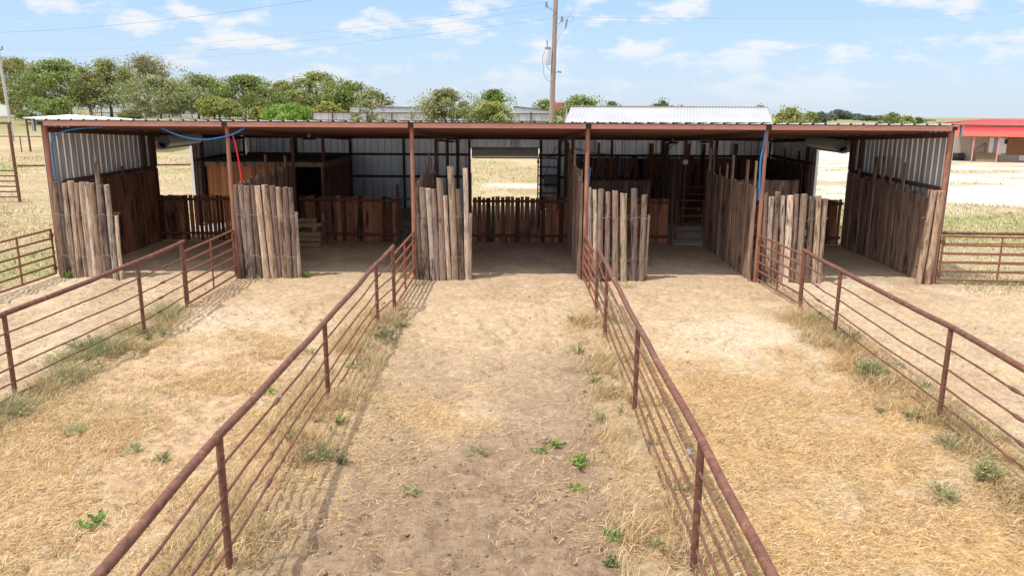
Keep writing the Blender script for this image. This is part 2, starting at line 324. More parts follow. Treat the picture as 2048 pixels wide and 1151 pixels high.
# ------------------------------------------------------------------ barn
BX0, BX1, BY0, BY1 = -12.5, 11.15, 20.94, 36.0
PX = (-12.5, -7.70, -2.86, 1.74, 6.38, 11.15)
def roofz(y): return 4.15 - (y - 20.8) * .0525
barn = empty('open_barn', ((BX0 + BX1) / 2, BY0, 0), 'long open-front livestock barn with rusty eave beam and corrugated metal walls', 'barn')
def profile(n_rib, pitch=.305, h=.028, minor=True):
    out = []
    for i in range(n_rib):
        u = i * pitch
        out += [(u, 0), (u + .03, h), (u + .058, h), (u + .088, 0)]
        if minor: out += [(u + .145, 0), (u + .155, .006), (u + .17, .006), (u + .18, 0), (u + .22, 0), (u + .23, .006), (u + .245, .006), (u + .255, 0)]
    out.append((n_rib * pitch, 0)); return out
def sheet(mb, o, u, n, length, z0, ztop, pitch=.305, h=.028):
    """vertical corrugated sheet from o along unit u, ribs towards n; ztop is a function of the distance along u"""
    pr = [(a, b) for a, b in profile(int(length / pitch) + 1, pitch, h) if a < length] + [(length, 0)]
    vs = []
    for a, b in pr:
        p = (o[0] + u[0] * a + n[0] * b, o[1] + u[1] * a + n[1] * b)
        vs += [(p[0], p[1], z0), (p[0], p[1], ztop(a))]
    mb.add(vs, [(2 * i, 2 * i + 2, 2 * i + 3, 2 * i + 1) for i in range(len(pr) - 1)])
# walls (ribs face outward; sheets stand outside the girts)
lw = MB()
sheet(lw, (BX0 - .10, BY0, 0), (0, 1), (-1, 0), 6.26, .02, lambda a: roofz(BY0 + a) - .03)
sheet(lw, (BX0 - .10, 27.2, 0), (0, 1), (-1, 0), 3.2, 3.12, lambda a: roofz(27.2 + a) - .03)
sheet(lw, (BX0 - .10, 30.4, 0), (0, 1), (-1, 0), 5.6, .02, lambda a: roofz(30.4 + a) - .03)
lw.build('side_wall', M['galv'], barn)
rw = MB()
sheet(rw, (BX1 + .10, BY0, 0), (0, 1), (1, 0), 6.3, .02, lambda a: roofz(BY0 + a) - .03)
sheet(rw, (BX1 + .10, 27.24, 0), (0, 1), (1, 0), 3.26, 3.12, lambda a: roofz(27.2 + a) - .03)
sheet(rw, (BX1 + .10, 30.5, 0), (0, 1), (1, 0), 5.5, .02, lambda a: roofz(30.5 + a) - .03)
rw.build('side_wall', M['galv'], barn)
bw = MB()
sheet(bw, (BX0 - .1, BY1 + .1, 0), (1, 0), (0, 1), 10.33, .02, lambda a: roofz(BY1) - .03, .305, .05)
sheet(bw, (-2.27, BY1 + .1, 0), (1, 0), (0, 1), 3.12, 2.75, lambda a: roofz(BY1) - .03)
sheet(bw, (.85, BY1 + .1, 0), (1, 0), (0, 1), 10.4, .02, lambda a: roofz(BY1) - .03, .305, .05)
bw.build('back_wall', M['galv'], barn)
# roof sheet, ribs run down the slope
rf = MB(); pr = profile(74, .324, .04); vs_ = []
for a, b in pr:
    x = BX0 - .16 + a
    vs_ += [(x, 20.70, roofz(20.70) + .035 + b), (x, 36.35, roofz(36.35) + .035 + b)]
rf.add(vs_, [(2 * i, 2 * i + 2, 2 * i + 3, 2 * i + 1) for i in range(len(pr) - 1)])
rf.build('roof', M['roof'], barn)
# eave beam in five lengths between the post heads
for i in range(5):
    e = MB(); a, b = PX[i] + .075, PX[i + 1] - .075
    e.box((a, 20.76, 4.045), (b, 20.78, 4.165)); e.box((a, 20.782, 4.045), (b, 20.88, 4.06)); e.box((a, 20.782, 4.135), (b, 20.88, 4.15))
    e.build('eave_beam', M['rust_beam'], barn)
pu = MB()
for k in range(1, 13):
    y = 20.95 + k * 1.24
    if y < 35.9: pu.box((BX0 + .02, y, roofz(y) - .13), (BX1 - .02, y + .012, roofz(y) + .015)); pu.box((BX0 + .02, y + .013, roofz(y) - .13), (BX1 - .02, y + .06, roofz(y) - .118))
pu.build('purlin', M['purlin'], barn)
for i, x in enumerate(PX):
    b = MB(); b.box((x - .05, 20.95, roofz(20.95) - .25), (x + .05, 35.95, roofz(20.95) - .131))
    y0, y1 = 20.98, 35.95
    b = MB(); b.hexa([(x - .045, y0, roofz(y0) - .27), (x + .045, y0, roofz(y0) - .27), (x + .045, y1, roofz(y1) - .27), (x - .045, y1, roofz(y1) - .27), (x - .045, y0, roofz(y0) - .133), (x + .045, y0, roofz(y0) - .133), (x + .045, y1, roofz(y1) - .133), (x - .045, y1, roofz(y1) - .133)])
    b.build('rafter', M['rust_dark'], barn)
    p = MB(); p.tube([(x, BY0, -.2), (x, BY0, 4.06)], .055 if 0 < i < 5 else .068, 12)
    po = p.build('front_post', M['post'], barn)
    h = MB(); h.box((x - .07, 20.775, 4.061), (x + .07, 20.93, 4.15)); h.build('post_head', M['dark'], po)
    for yy, r in ((26.85, .06), (31.0, .06), (35.9, .06)):
        if 0 < i < 5 or yy > 35 or yy < 28:
            m = MB(); m.tube([(x, yy, -.2), (x, yy, roofz(yy) - .275)], r, 10); m.build('inner_post', M['rust_dark'], barn)
for z in (1.47, 2.46):
    MB().box((BX0 + .1, BY1 - .03, z - .05), (-2.35, BY1 + .05, z + .05)).build('back_girt', M['rust_dark'], barn); MB().box((.93, BY1 - .03, z - .05), (BX1 - .1, BY1 + .05, z + .05)).build('back_girt', M['rust_dark'], barn)
MB().box((BX0, BY1 - .04, 3.15), (BX1, BY1 + .05, 3.27)).build('back_girt', M['rust_dark'], barn)
for x in (-10.2, -5.3, -2.33, .91, 4.1, 8.8): MB().box((x - .05, BY1 - .028, 0), (x + .05, BY1 + .052, 3.14)).build('wall_stud', M['rust_dark'], barn)
for xw, sgn in ((BX0, 1), (BX1, -1)):
    a = xw - sgn * .06; x0, x1 = sorted((a, a + sgn * .09))
    def wp(nm, c0, c1): MB().box(c0, c1).build(nm, M['rust_dark'], barn)
    wp('side_girt', (x0, BY0 + .1, 2.47), (x1, 27.1, 2.57)); wp('side_girt', (x0, 30.55, 2.47), (x1, 35.8, 2.57))
    for yy, t in ((26.35, .06), (27.1, .05), (30.5, .05), (31.2, .05)): wp('wall_stud', (x0 + .003, yy - t, 0), (x1 - .003 + .006, yy + t, 2.465)); wp('wall_stud', (x0 + .003, yy - t, 2.575), (x1 + .003, yy + t, roofz(yy) - .05))
    for ya, yb in ((27.19, 27.25), (30.37, 30.43)): xa_, xb_ = sorted((xw - sgn * .16, xw - sgn * .065)); MB().box((xa_, ya, 0), (xb_, yb, 3.05)).build('door_jamb', M['white'], barn)
# gable end trim at the roof corners
tr = MB()
for x in (BX0 - .2, BX1 + .14): tr.box((x, 20.72, 3.9), (x + .06, 20.80, 4.19))
tr.build('corner_trim', M['grey'], barn)
# roller doors wound up
def roller(label, p0, p1, z, r, out, bracket_end):
    t = empty('roller_door', ((p0[0] + p1[0]) / 2, (p0[1] + p1[1]) / 2, z), label, 'roller door')
    d = Vector((p1[0] - p0[0], p1[1] - p0[1], 0)); n = 26
    vs = []; fs = []; K = 28
    for e in (0, 1):
        for k in range(K):
            tt = 2 * math.pi * k / K; rr = r * (1 + .05 * ((k // 2) % 2))
            o = Vector(out) * (math.cos(tt) * rr); p = Vector((p0[0], p0[1], z)) + d * e + o; vs.append((p.x, p.y, z + math.sin(tt) * rr))
    fs = [(k, (k + 1) % K, K + (k + 1) % K, K + k) for k in range(K)] + [tuple(range(K - 1, -1, -1)), tuple(range(K, 2 * K))]
    MB().add(vs, fs).build('door_drum', M['door'], t)
    u = d.normalized(); br = MB(); e = Vector((p0[0], p0[1], z)) if bracket_end == 0 else Vector((p1[0], p1[1], z)); s = -1 if bracket_end == 0 else 1
    q = e + u * s * .05
    br.tube([q, q + u * s * .03], r * 1.12, 20); br.tube([q + u * s * .031, q + u * s * .06], r * .42, 12)
    a = q + Vector(out) * -(r + .02) ; br.box((min(q.x, a.x) - .03, min(q.y, a.y) - .03, z - r - .08), (max(q.x, a.x) + .03, max(q.y, a.y) + .03, z - r * .3))
    br.build('drum_bracket', M['grey'], t)
    bar = MB(); off = Vector(out) * -(r - .06); A = Vector((p0[0], p0[1], 0)) + off; B = Vector((p1[0], p1[1], 0)) + off
    bar.tube([(A.x, A.y, z - r - .06), (B.x, B.y, z - r - .06)], .035, 8); bar.build('bottom_bar', M['grey'], t)
roller('rolled-up pale roller door with toothed drum above the left end opening of the barn', (BX0 + .22, 27.45), (BX0 + .22, 30.3), 3.36, .18, (1, 0, 0), 0)
roller('rolled-up pale roller door above the right end opening of the barn', (BX1 - .22, 27.5), (BX1 - .22, 30.4), 3.36, .18, (-1, 0, 0), 0)
roller('rolled-up roller door over the middle opening in the back wall of the barn', (-2.2, BY1 - .26), (.78, BY1 - .26), 2.60, .20, (0, -1, 0), 1)

# ------------------------------------------------------------------ plank walls and partitions inside
def plank_color(k=1.0, var=.35):
    v = k * (1 + random.uniform(-var, var)); t = random.uniform(-.06, .06); return (v * (1 + t), v, v * (1 - t))
def low_wall(label, x0, x1, y, h=1.57, gaps=(), ragged=.03, wmin=.13, wmax=.2, dark=1.0):
    t = empty('plank_wall', ((x0 + x1) / 2, y, 0), label, 'plank wall', 'low plank walls across the stalls')
    b = MB(); x = x0
    while x < x1 - .05:
        ww = min(random.uniform(wmin, wmax), x1 - x); gap = .006 if random.random() < .75 else .014
        for a, c, gg in gaps:
            if a < x < c: gap = gg * random.uniform(.6, 1.3)
        z1 = h + random.uniform(-ragged, ragged); tl = random.uniform(-.008, .008); th = random.uniform(.025, .04); dy = random.uniform(-.008, .008)
        cc = plank_color(dark); 
        if random.random() < .16: cc = tuple(q * .35 for q in cc)
        b.hexa([(x, y + dy, .02), (x + ww - gap, y + dy, .02), (x + ww - gap, y + th + dy, .02), (x, y + th + dy, .02), (x + tl, y + dy, z1), (x + ww - gap + tl, y + dy, z1), (x + ww - gap + tl, y + th + dy, z1), (x + tl, y + th + dy, z1)], cc)
        x += ww
    b.build('board_panel', M['plank'], t)
    for z in (1.44, .27):
        r = MB(); r.tube([(x0 - .02, y - .06, z), ((x0 + x1) / 2, y - .06, z + .01), (x1 + .02, y - .06, z)], .045, 10); r.build('pipe_rail', M['rust'], t)
    return t
YW = 26.92
low_wall('dark low plank wall with bright gaps, below the left end opening', -12.42, -7.82, YW, gaps=((-11.7, -10.2, .034), (-10.1, -8.0, .010)), ragged=.015)
low_wall('low plank wall behind the wooden crib, beside the tack room doorway', -7.58, -4.28, YW)
low_wall('low plank wall with wide gaps and ragged top, in front of the middle back door opening', -1.62, 1.6, YW, gaps=((-1.7, .75, .032), (.75, 1.7, .01)), ragged=.03, dark=1.15)
low_wall('reddish low plank wall left of the rusty walk-through gate', 1.9, 5.1, YW)
low_wall('low plank wall with a few light gaps, at the foot of the right end opening', 6.5, 10.95, YW, gaps=((9.0, 10.3, .05),))
def gate_post(x, y, z, label):
    m = MB(); m.box((x - .05, y - .05, -.1), (x + .05, y + .05, z)); o = m.build('gate_post', M['rust_dark'], None)
    return tag(o, label, 'post')
gate_post(-4.2, YW - .02, 1.98, 'square rusty post between the low plank wall and the walk-through gate near the tack room')
gate_post(-1.72, YW - .02, 2.4, 'square rusty post at the left end of the gapped middle plank wall')
gate_post(5.18, YW - .02, 2.35, 'square rusty post between the reddish plank wall and the walk-through gate')
def partition(label, x, y0, y1, lean_side, base_h, hfun=None, tall=(), matk='plank_grey', dark=1.0, wmin=.11, wmax=.2):
    t = empty('plank_partition', (x, (y0 + y1) / 2, 0), label, 'plank partition')
    b = MB(); y = y0; k = 0
    while y < y1 - .04:
        ww = min(random.uniform(wmin, wmax), y1 - y); z1 = base_h + random.uniform(-.07, .07) + (hfun(y) if hfun else 0)
        for ya, zz in tall:
            if y <= ya < y + ww: z1 = zz
        th = random.uniform(.03, .06); dx = random.uniform(-.02, .02); tl = random.uniform(-.03, .03); cc = plank_color(dark)
        xa, xb = sorted((x + dx, x + dx + lean_side * th)); g_ = .008
        b.hexa([(xa, y, -.05), (xb, y, -.05), (xb, y + ww - g_, -.05), (xa, y + ww - g_, -.05), (xa, y + tl, z1), (xb, y + tl, z1), (xb, y + ww - g_ + tl, z1), (xa, y + ww - g_ + tl, z1)], cc)
        y += ww
    b.build('board_panel', M[matk], t)
    r = MB()
    for z in (.5, 1.5): r.tube([(x - lean_side * .045, y0, z), (x - lean_side * .045, y1, z)], .035, 8)
    r.build('pipe_rail', M['rust_dark'], t)
    return t
partition('dark plank lining standing under the metal sheet on the inside of the left end wall', -12.46, 21.1, 26.85, 1, 2.5, hfun=lambda y: -.06, tall=((24.6, 2.72),), matk='plank', dark=.8)
partition('ragged plank partition running back from the second front post of the barn', -7.70, 21.1, 26.8, 1, 2.5, hfun=lambda y: .02 * (y - 21), tall=((22.6, 2.62), (23.9, 3.15), (24.7, 2.85), (25.8, 3.0)))
partition('ragged plank partition running back from the third front post of the barn', -2.86, 21.1, 26.8, 1, 2.45, hfun=lambda y: .10 * (y - 21) * (y < 24), tall=((24.6, 3.18), (25.3, 3.0), (26.1, 2.7)))
partition('ragged plank partition with tall stepped boards behind the fourth front post', 1.66, 21.1, 26.8, -1, 2.55, hfun=lambda y: .1 * (y - 21), tall=((21.5, 2.95), (22.6, 2.9), (24.2, 3.35), (25.4, 3.1)))
partition('weathered plank partition along the open stall, behind the fifth front post', 6.30, 21.1, 26.8, -1, 2.52, tall=((21.3, 3.22), (22.0, 3.2), (23.6, 3.25), (24.3, 2.95), (25.1, 2.85), (25.9, 3.3), (26.4, 3.3)))
partition('tall plank lining with a few boards rising above it along the right end wall', 11.02, 21.1, 26.85, -1, 2.28, hfun=lambda y: .04 * (y - 21), tall=((22.9, 3.1), (23.7, 3.15), (24.2, 3.2), (24.7, 3.15), (26.0, 2.7)), matk='plank_grey', dark=.85)
# lining against the back wall, right half, and the right rear wall
t = empty('plank_lining', (6.5, 35.85, 0), 'dark plank lining with light slits along the right half of the back wall', 'plank lining')
b = MB(); x = 2.0; tallx = (2.15, 3.55, 5.9, 6.6, 7.5, 8.2, 9.6)
while x < 10.95:
    ww = random.uniform(.13, .2); gap = .05 if (2.2 < x < 5.2 and random.random() < .6) else (.03 if random.random() < .2 else .008)
    z1 = 2.38 + random.uniform(-.04, .06)
    for q in tallx:
        if x <= q < x + ww: z1 = 3.02
    b.box((x, 35.80, .02), (x + ww - gap, 35.84, z1), plank_color(.85)); x += ww
b.build('board_panel', M['plank'], t)
t = empty('plank_lining', (11.0, 33.5, 0), 'dark plank lining on the right end wall behind the end opening', 'plank lining')
b = MB(); y = 31.1
while y < 35.75:
    ww = random.uniform(.14, .2); z1 = 2.42 + random.uniform(-.05, .05)
    if random.random() < .12: z1 = 2.95
    b.box((10.98, y, .02), (11.02, y + ww - .008, z1), plank_color(.85)); y += ww
b.build('board_panel', M['plank'], t)
def stall_front(label, x0, x1, y, h):
    t = empty('stall_front', ((x0 + x1) / 2, y, 0), label, 'stall front'); b = MB(); x = x0
    while x < x1 - .05:
        ww = min(random.uniform(.16, .22), x1 - x); b.box((x, y, .05), (x + ww - .008, y + .035, h + random.uniform(-.02, .02)), plank_color(.95)); x += ww
    b.build('board_panel', M['plank_grey'], t)
stall_front('brown board stall front in the shade behind the fourth bay, below the dark plank lining', 1.9, 5.1, 31.05, 1.8)
stall_front('brown board stall front in the shade behind the fifth bay, near the right end opening', 7.45, 10.9, 31.05, 1.85)
partition('plank divider between the two rear stalls, below the white switch box', 6.30, 31.15, 35.7, -1, 2.5, matk='plank_grey', dark=.9)

# ------------------------------------------------------------------ tack room
t = empty('tack_room', (-10.1, 31.0, 0), 'flat-topped red-brown board tack room with a dark doorway inside the barn', 'tack room')
def boards(mb, x0, x1, y, z0, z1, ax='x', k=1.0):
    a = x0
    while a < x1 - .03:
        ww = min(random.uniform(.12, .2), x1 - a); c = plank_color(k, .3)
        if ax == 'x': mb.box((a, y, z0), (a + ww - .006, y + .03, z1), c)
        else: mb.box((y, a, z0), (y + .03, a + ww - .006, z1), c)
        a += ww
m = MB(); boards(m, -12.3, -9.05, 31.0, .03, 2.24); m.build('front_boards', M['cedar'], t)
m = MB(); boards(m, 31.05, 35.8, -7.72, .03, 2.2, 'y', .7); m.build('side_boards', M['plank'], t)
m = MB(); boards(m, -12.3, -7.8, 35.72, .03, 2.3, 'x', .5); m.build('back_boards', M['plank'], t)
m = MB(); boards(m, 31.1, 35.7, -12.38, .03, 2.3, 'y', .5); m.build('inner_side_boards', M['plank'], t)
m = MB(); m.box((-12.35, 30.9, 2.36), (-7.66, 35.85, 2.43)); m.build('flat_top', M['plank_grey'], t)
m = MB(); m.box((-12.35, 30.93, 2.245), (-7.66, 31.02, 2.357)); m.box((-7.73, 31.021, 2.205), (-7.66, 35.8, 2.357)); m.build('lintel', M['plank_grey'], t)
m = MB(); m.box((-9.05, 30.96, 0), (-8.96, 31.05, 2.24)); m.box((-7.82, 30.96, 0), (-7.73, 31.05, 2.24)); m.build('door_frame', M['plank'], t)

# ------------------------------------------------------------------ crib, gates inside
t = empty('wooden_crib', (-6.95, 26.15, 0), 'wooden hay crib of stacked timbers standing at the low plank wall', 'hay crib')
cx0, cx1, cy0, cy1 = -7.55, -6.62, 25.75, 26.6
for i, z in enumerate((.02, .2, .36)):
    for c0, c1 in (((cx0, cy0, z), (cx1, cy0 + .11, z + .14)), ((cx0, cy1 - .11, z), (cx1, cy1, z + .14)), ((cx1 - .11, cy0 + .112, z + .03), (cx1 - .001, cy1 - .112, z + .155)), ((cx0, cy0 + .112, z + .03), (cx0 + .11, cy1 - .112, z + .155))):
        MB().box(c0, c1).build('timber', M['timber'], t)
for c0, c1, nm in (((cx1 - .28, cy0 + .02, .501), (cx1 - .12, cy0 + .1, .97), 'corner_stake'), ((cx1 - .1, cy1 - .2, .516), (cx1 - .02, cy1 - .08, 1.05), 'corner_stake'), ((cx0, cy0 - .035, .68), (cx1 + .02, cy0 + .018, .81), 'top_rail'), ((cx1 + .001, cy0 + .02, .7), (cx1 + .05, cy1, .82), 'top_rail'), ((cx0, cy0 + .103, .84), (cx1 - .3, cy0 + .15, .95), 'top_rail')):
    MB().box(c0, c1).build(nm, M['timber'], t)
def pipe_gate(label, p0, p1, z0, z1, n, r=.024, mids=(.5,), hinge0=True, m='rust_gate', group=None, name='pipe_gate'):
    t = empty(name, (p0[0], p0[1], 0), label, 'gate', group)
    A = Vector((p0[0], p0[1], 0)); B = Vector((p1[0], p1[1], 0)); up = lambda p, z: (p.x, p.y, z)
    for p in (A, B):
        q = MB(); q.tube([up(p, z0 - .02), up(p, z1 + .02)], r * 1.05, 10); q.build('end_upright', M[m], t)
    for f in mids:
        p = A.lerp(B, f) + Vector((.0, 0, 0)); q = MB(); q.tube([up(p, z0), up(p, z1)], r * .9, 8); q.build('mid_upright', M[m], t)
    for k in range(n):
        z = z0 + (z1 - z0) * k / (n - 1); q = MB(); q.tube([up(A, z), up(A.lerp(B, .5), z + random.uniform(-.006, .004)), up(B, z)], r, 10); q.build('bar', M[m], t)
    for z in (z0 + .14, z1 - .16):
        h = MB(); p = A if hinge0 else B; h.tube([up(p, z - .05), up(p, z + .05)], r * 1.9, 10); h.build('hinge', M['rust_dark'], t)
    return t
pipe_gate('small rusty walk-through gate standing beside the reddish low plank wall', (5.32, 26.85), (6.22, 26.85), .17, 1.52, 6, .02, ())
pipe_gate('rusty stall gate behind the small walk-through gate', (6.1, 31.0), (7.3, 31.0), .2, 1.56, 6, .022, (), m='rust')
pipe_gate('dark narrow gate between the tack room side and the third front post', (-4.1, 26.9), (-3.0, 26.9), .2, 1.5, 5, .02, (), m='rust_dark')
pipe_gate('dark pipe rack panel at the right edge of the middle back opening', (.75, 34.5), (1.6, 34.5), .15, 2.42, 7, .028, (), m='rust_dark')

# ------------------------------------------------------------------ lamps, hoses, cables, boxes
def lamp(label, x, y, cord=False):
    z = roofz(y) - .14; t = empty('barn_lamp', (x, y, z), label, 'lamp', None)
    m = MB(); m.tube([(x, y, z), (x, y, z - .06)], .02, 8); m.tube([(x, y, z - .06), (x, y, z - .16)], .06, 10); m.build('socket', M['grey'], t)
    m = MB(); m.tube([(x, y, z - .161), (x, y, z - .20), (x, y, z - .22)], [.08, .24, .26], 16); m.build('lamp_shade', M['dark'], t)
    if cord:
        m = MB(); m.tube([(x + .24, y, z - .19), (x + .27, y, z - .5), (x + .2, y, z - .75), (x + .05, y, z - .72), (x + .08, y, z - .5)], .008, 6); m.build('pull_cord', M['wire'], t)
lamp('black shade barn lamp with a dangling cord above the tack room', -7.0, 26.4, True)
lamp('black shade barn lamp under the roof left of the middle back door', -2.95, 29.5)
lamp('black shade barn lamp beside the rear column left of the middle back door', -3.0, 34)
lamp('black shade barn lamp above the rear stalls, left of the white switch box', 6.15, 32.5)
lamp('black shade barn lamp above the rear stalls, right of the white switch box', 6.55, 28.5)
def line(name, label, cat, pts, r, m, n=10):
    P = [Vector(p) for p in pts]; out = []
    for i in range(len(P) - 1):
        p0, p1, p2, p3 = P[max(i - 1, 0)], P[i], P[i + 1], P[min(i + 2, len(P) - 1)]
        for k in range(n):
            t = k / n; out.append(.5 * ((2 * p1) + (p2 - p0) * t + (2 * p0 - 5 * p1 + 4 * p2 - p3) * t * t + (3 * p1 - p0 - 3 * p2 + p3) * t ** 3))
    out.append(P[-1]); mb = MB(); mb.tube(out, r, 8); return tag(mb.build(name, M[m]), label, cat)
line('water_hose', 'blue hose bending down the front corner of the barn left end wall', 'hose', [aty(113, 365, 20.98), aty(109, 340, 20.98), aty(104, 300, 20.97), aty(103, 284, 20.97), aty(112, 270, 20.97), aty(130, 262, 20.96), aty(160, 257, 20.95), aty(205, 254, 20.95)], .02, 'blue')
line('water_hose', 'blue hose sagging in a loop under the eave across the second front post', 'hose', [aty(322, 255, 20.95), aty(345, 266, 20.94), aty(378, 276, 20.93), aty(410, 279, 20.92), aty(440, 275, 20.86), aty(457, 271, 20.85), aty(475, 264, 20.86), aty(490, 255, 20.9)], .022, 'blue')
line('water_hose', 'thick blue hose hanging down beside the fifth front post', 'hose', [aty(1531, 262, 20.9), aty(1527, 290, 20.9), aty(1521, 325, 20.9), aty(1519, 372, 20.92), aty(1518, 400, 20.95)], .027, 'blue')
line('water_hose', 'thin blue hose hanging behind the fourth front post', 'hose', [aty(1181, 335, 21.04), aty(1178, 355, 21.04), aty(1176, 378, 21.05)], .02, 'blue')
line('air_hose', 'red hose hanging from the blue loop behind the second front post', 'hose', [aty(465, 270, 20.97), aty(471, 290, 20.97), aty(477, 320, 21.0), aty(482, 355, 21.04), aty(484, 378, 21.05)], .022, 'red')
line('black_cable', 'black cable sagging along the upper girt of the back wall', 'cable', [(.95, 35.7, 2.3), (1.5, 35.7, 2.48), (2.4, 35.7, 2.75), (3.2, 35.7, 2.6), (4.2, 35.7, 2.5), (5.6, 35.7, 2.5), (6.3, 35.7, 2.62), (7.0, 35.7, 3.1)], .014, 'dark')
line('black_cable', 'black cable slanting down beside the middle back door to the grey box', 'cable', [(2.0, 35.6, 3.2), (1.5, 35.6, 2.7), (1.25, 35.6, 2.0), (1.05, 35.6, 1.6)], .012, 'dark')
m = MB(); m.box((1.05, 35.62, 1.05), (1.62, 35.78, 1.62)); m.box((1.03, 35.6, 1.56), (1.64, 35.619, 1.63)); m.box((1.2, 35.6, 1.25), (1.3, 35.619, 1.4))
tag(m.build('meter_box', M['grey']), 'grey box mounted on the back wall right of the middle door opening', 'box')
m = MB(); m.box((6.28, 30.86, 2.45), (6.46, 30.935, 2.62)); m.box((6.33, 30.853, 2.5), (6.41, 30.859, 2.57))
tag(m.build('switch_box', M['white']), 'small white switch box on a post above the rear stall gate', 'box')

# ------------------------------------------------------------------ log wing walls
def log_fence(label, logs, y=20.98, wire=True):
    px0 = aty(logs[0][0], logs[0][1], y); t = empty('log_fence', (px0[0], y, 0), label, 'log fence', None)
    for (xt, yt, xb, wpx) in logs:
        T = aty(xt, yt, y); B = aty(xb, 556, y); r = wpx * .495 * 21.2 / FPX; zt = T[2]; yy = y + random.uniform(-.03, .03)
        n = 12; K = 9; vs = []; cc = random.choice([(1.05, 1.0, .93), (1.25, 1.2, 1.12), (1.0, .86, .72), (.78, .68, .62), (1.05, .95, .80), (.55, .48, .46), (1.1, 1.08, 1.06), (.95, .80, .66), (.40, .35, .34), (1.38, 1.3, 1.2), (.48, .40, .35)]); kv = random.uniform(.72, 1.2); cc = tuple(q * kv for q in cc); tw = random.uniform(.9, 1.1)
        ph = [random.uniform(0, 6.28) for _ in range(4)]
        for i in range(K):
            f = i / (K - 1); z = -.15 + (zt + .15) * f
            cx = B[0] + (T[0] - B[0]) * f + .012 * math.sin(3.1 * f + ph[0]); cy = yy + .012 * math.sin(2.7 * f + ph[1])
            rr = r * (1.07 - .12 * f) * (1 + .05 * math.sin(9 * f + ph[2]))
            for k in range(n):
                a = 2 * math.pi * k / n; q = rr * (1 + .06 * math.sin(3 * a + ph[3]) + .03 * random.uniform(-1, 1))
                vs.append((cx + math.cos(a) * q, cy + math.sin(a) * q * tw, z + (random.uniform(-.012, .012) if i == K - 1 else 0)))
        fs = [(i * n + k, i * n + (k + 1) % n, (i + 1) * n + (k + 1) % n, (i + 1) * n + k) for i in range(K - 1) for k in range(n)]
        mb = MB(); mb.add(vs, fs, cc, True); mb.add(vs[-n:], [tuple(range(n))], tuple(q * 1.15 for q in cc)); mb.build('log', M['log'], t)
    if wire:
        for z in (1.72, .62):
            a = aty(logs[0][2], 556, y); e = aty(logs[-1][2], 556, y); P = []
            for i in range(25):
                f = i / 24; P.append((a[0] - .05 + (e[0] - a[0] + .1) * f, y - .105 + .012 * math.sin(i * 1.9), z + .03 * math.sin(i * 1.1) + .02 * math.sin(i * 2.7)))
            w_ = MB(); w_.tube(P, .004, 5); w_.build('tie_wire', M['galvwire'], t)
    bk = MB()
    for z in (.45, 1.75): bk.tube([(aty(logs[0][2], 556, y)[0] - .05, y + .125, z), (aty(logs[-1][2], 556, y)[0] + .05, y + .125, z)], .032, 8)
    bk.build('back_rail', M['rust_gate'], t)
    return t
log_fence('log wing wall with one tall thin pole, at the left corner of the barn', [(109, 364, 133, 12), (120, 361, 144, 12), (129, 366, 152, 10), (139, 362, 162, 13), (152, 366, 173, 11), (163, 365, 184, 12), (172, 365, 194, 11), (181, 366, 205, 13), (191, 322, 214, 9), (201, 368, 222, 10), (213, 369, 234, 11), (234, 431, 245, 8)], y=20.80)
log_fence('log wing wall with an even top and smoke-dark middle, at the second front post', [(470, 369, 486, 11), (482, 370, 500, 12), (494, 372, 508, 12), (505, 370, 521, 11), (516, 372, 534, 12), (530, 370, 549, 14), (544, 371, 559, 11), (556, 374, 571, 12), (569, 375, 582, 12), (582, 375, 592, 10), (591, 424, 598, 9)])
log_fence('log wing wall with several tall uneven poles, at the third front post', [(831, 374, 842, 12), (844, 375, 854, 13), (857, 377, 866, 12), (867, 378, 876, 10), (878, 356, 887, 13), (891, 391, 899, 9), (900, 333, 911, 14), (916, 378, 924, 12), (930, 336, 935, 10), (940, 427, 941, 7)])
log_fence('log wing wall with gaps between separate poles, at the fourth front post', [(1177, 374, 1181, 11), (1190, 379, 1188, 10), (1202, 378, 1199, 12), (1215, 384, 1215, 12), (1229, 381, 1231, 12), (1247, 387, 1248, 15), (1268, 377, 1267, 14), (1289, 390, 1284, 12), (1297, 430, 1291, 6)])
log_fence('log wing wall with a pale leaning end pole, at the fifth front post', [(1530, 386, 1524, 11), (1542, 393, 1535, 12), (1556, 384, 1548, 11), (1567, 391, 1560, 11), (1580, 391, 1572, 13), (1593, 389, 1585, 11), (1607, 388, 1598, 13), (1623, 393, 1613, 12), (1638, 391, 1627, 12), (1652, 397, 1638, 11)])
log_fence('pair of leaning logs in front of the right end wall of the barn', [(1868, 380, 1836, 12), (1881, 382, 1853, 14)], y=20.92, wire=False)

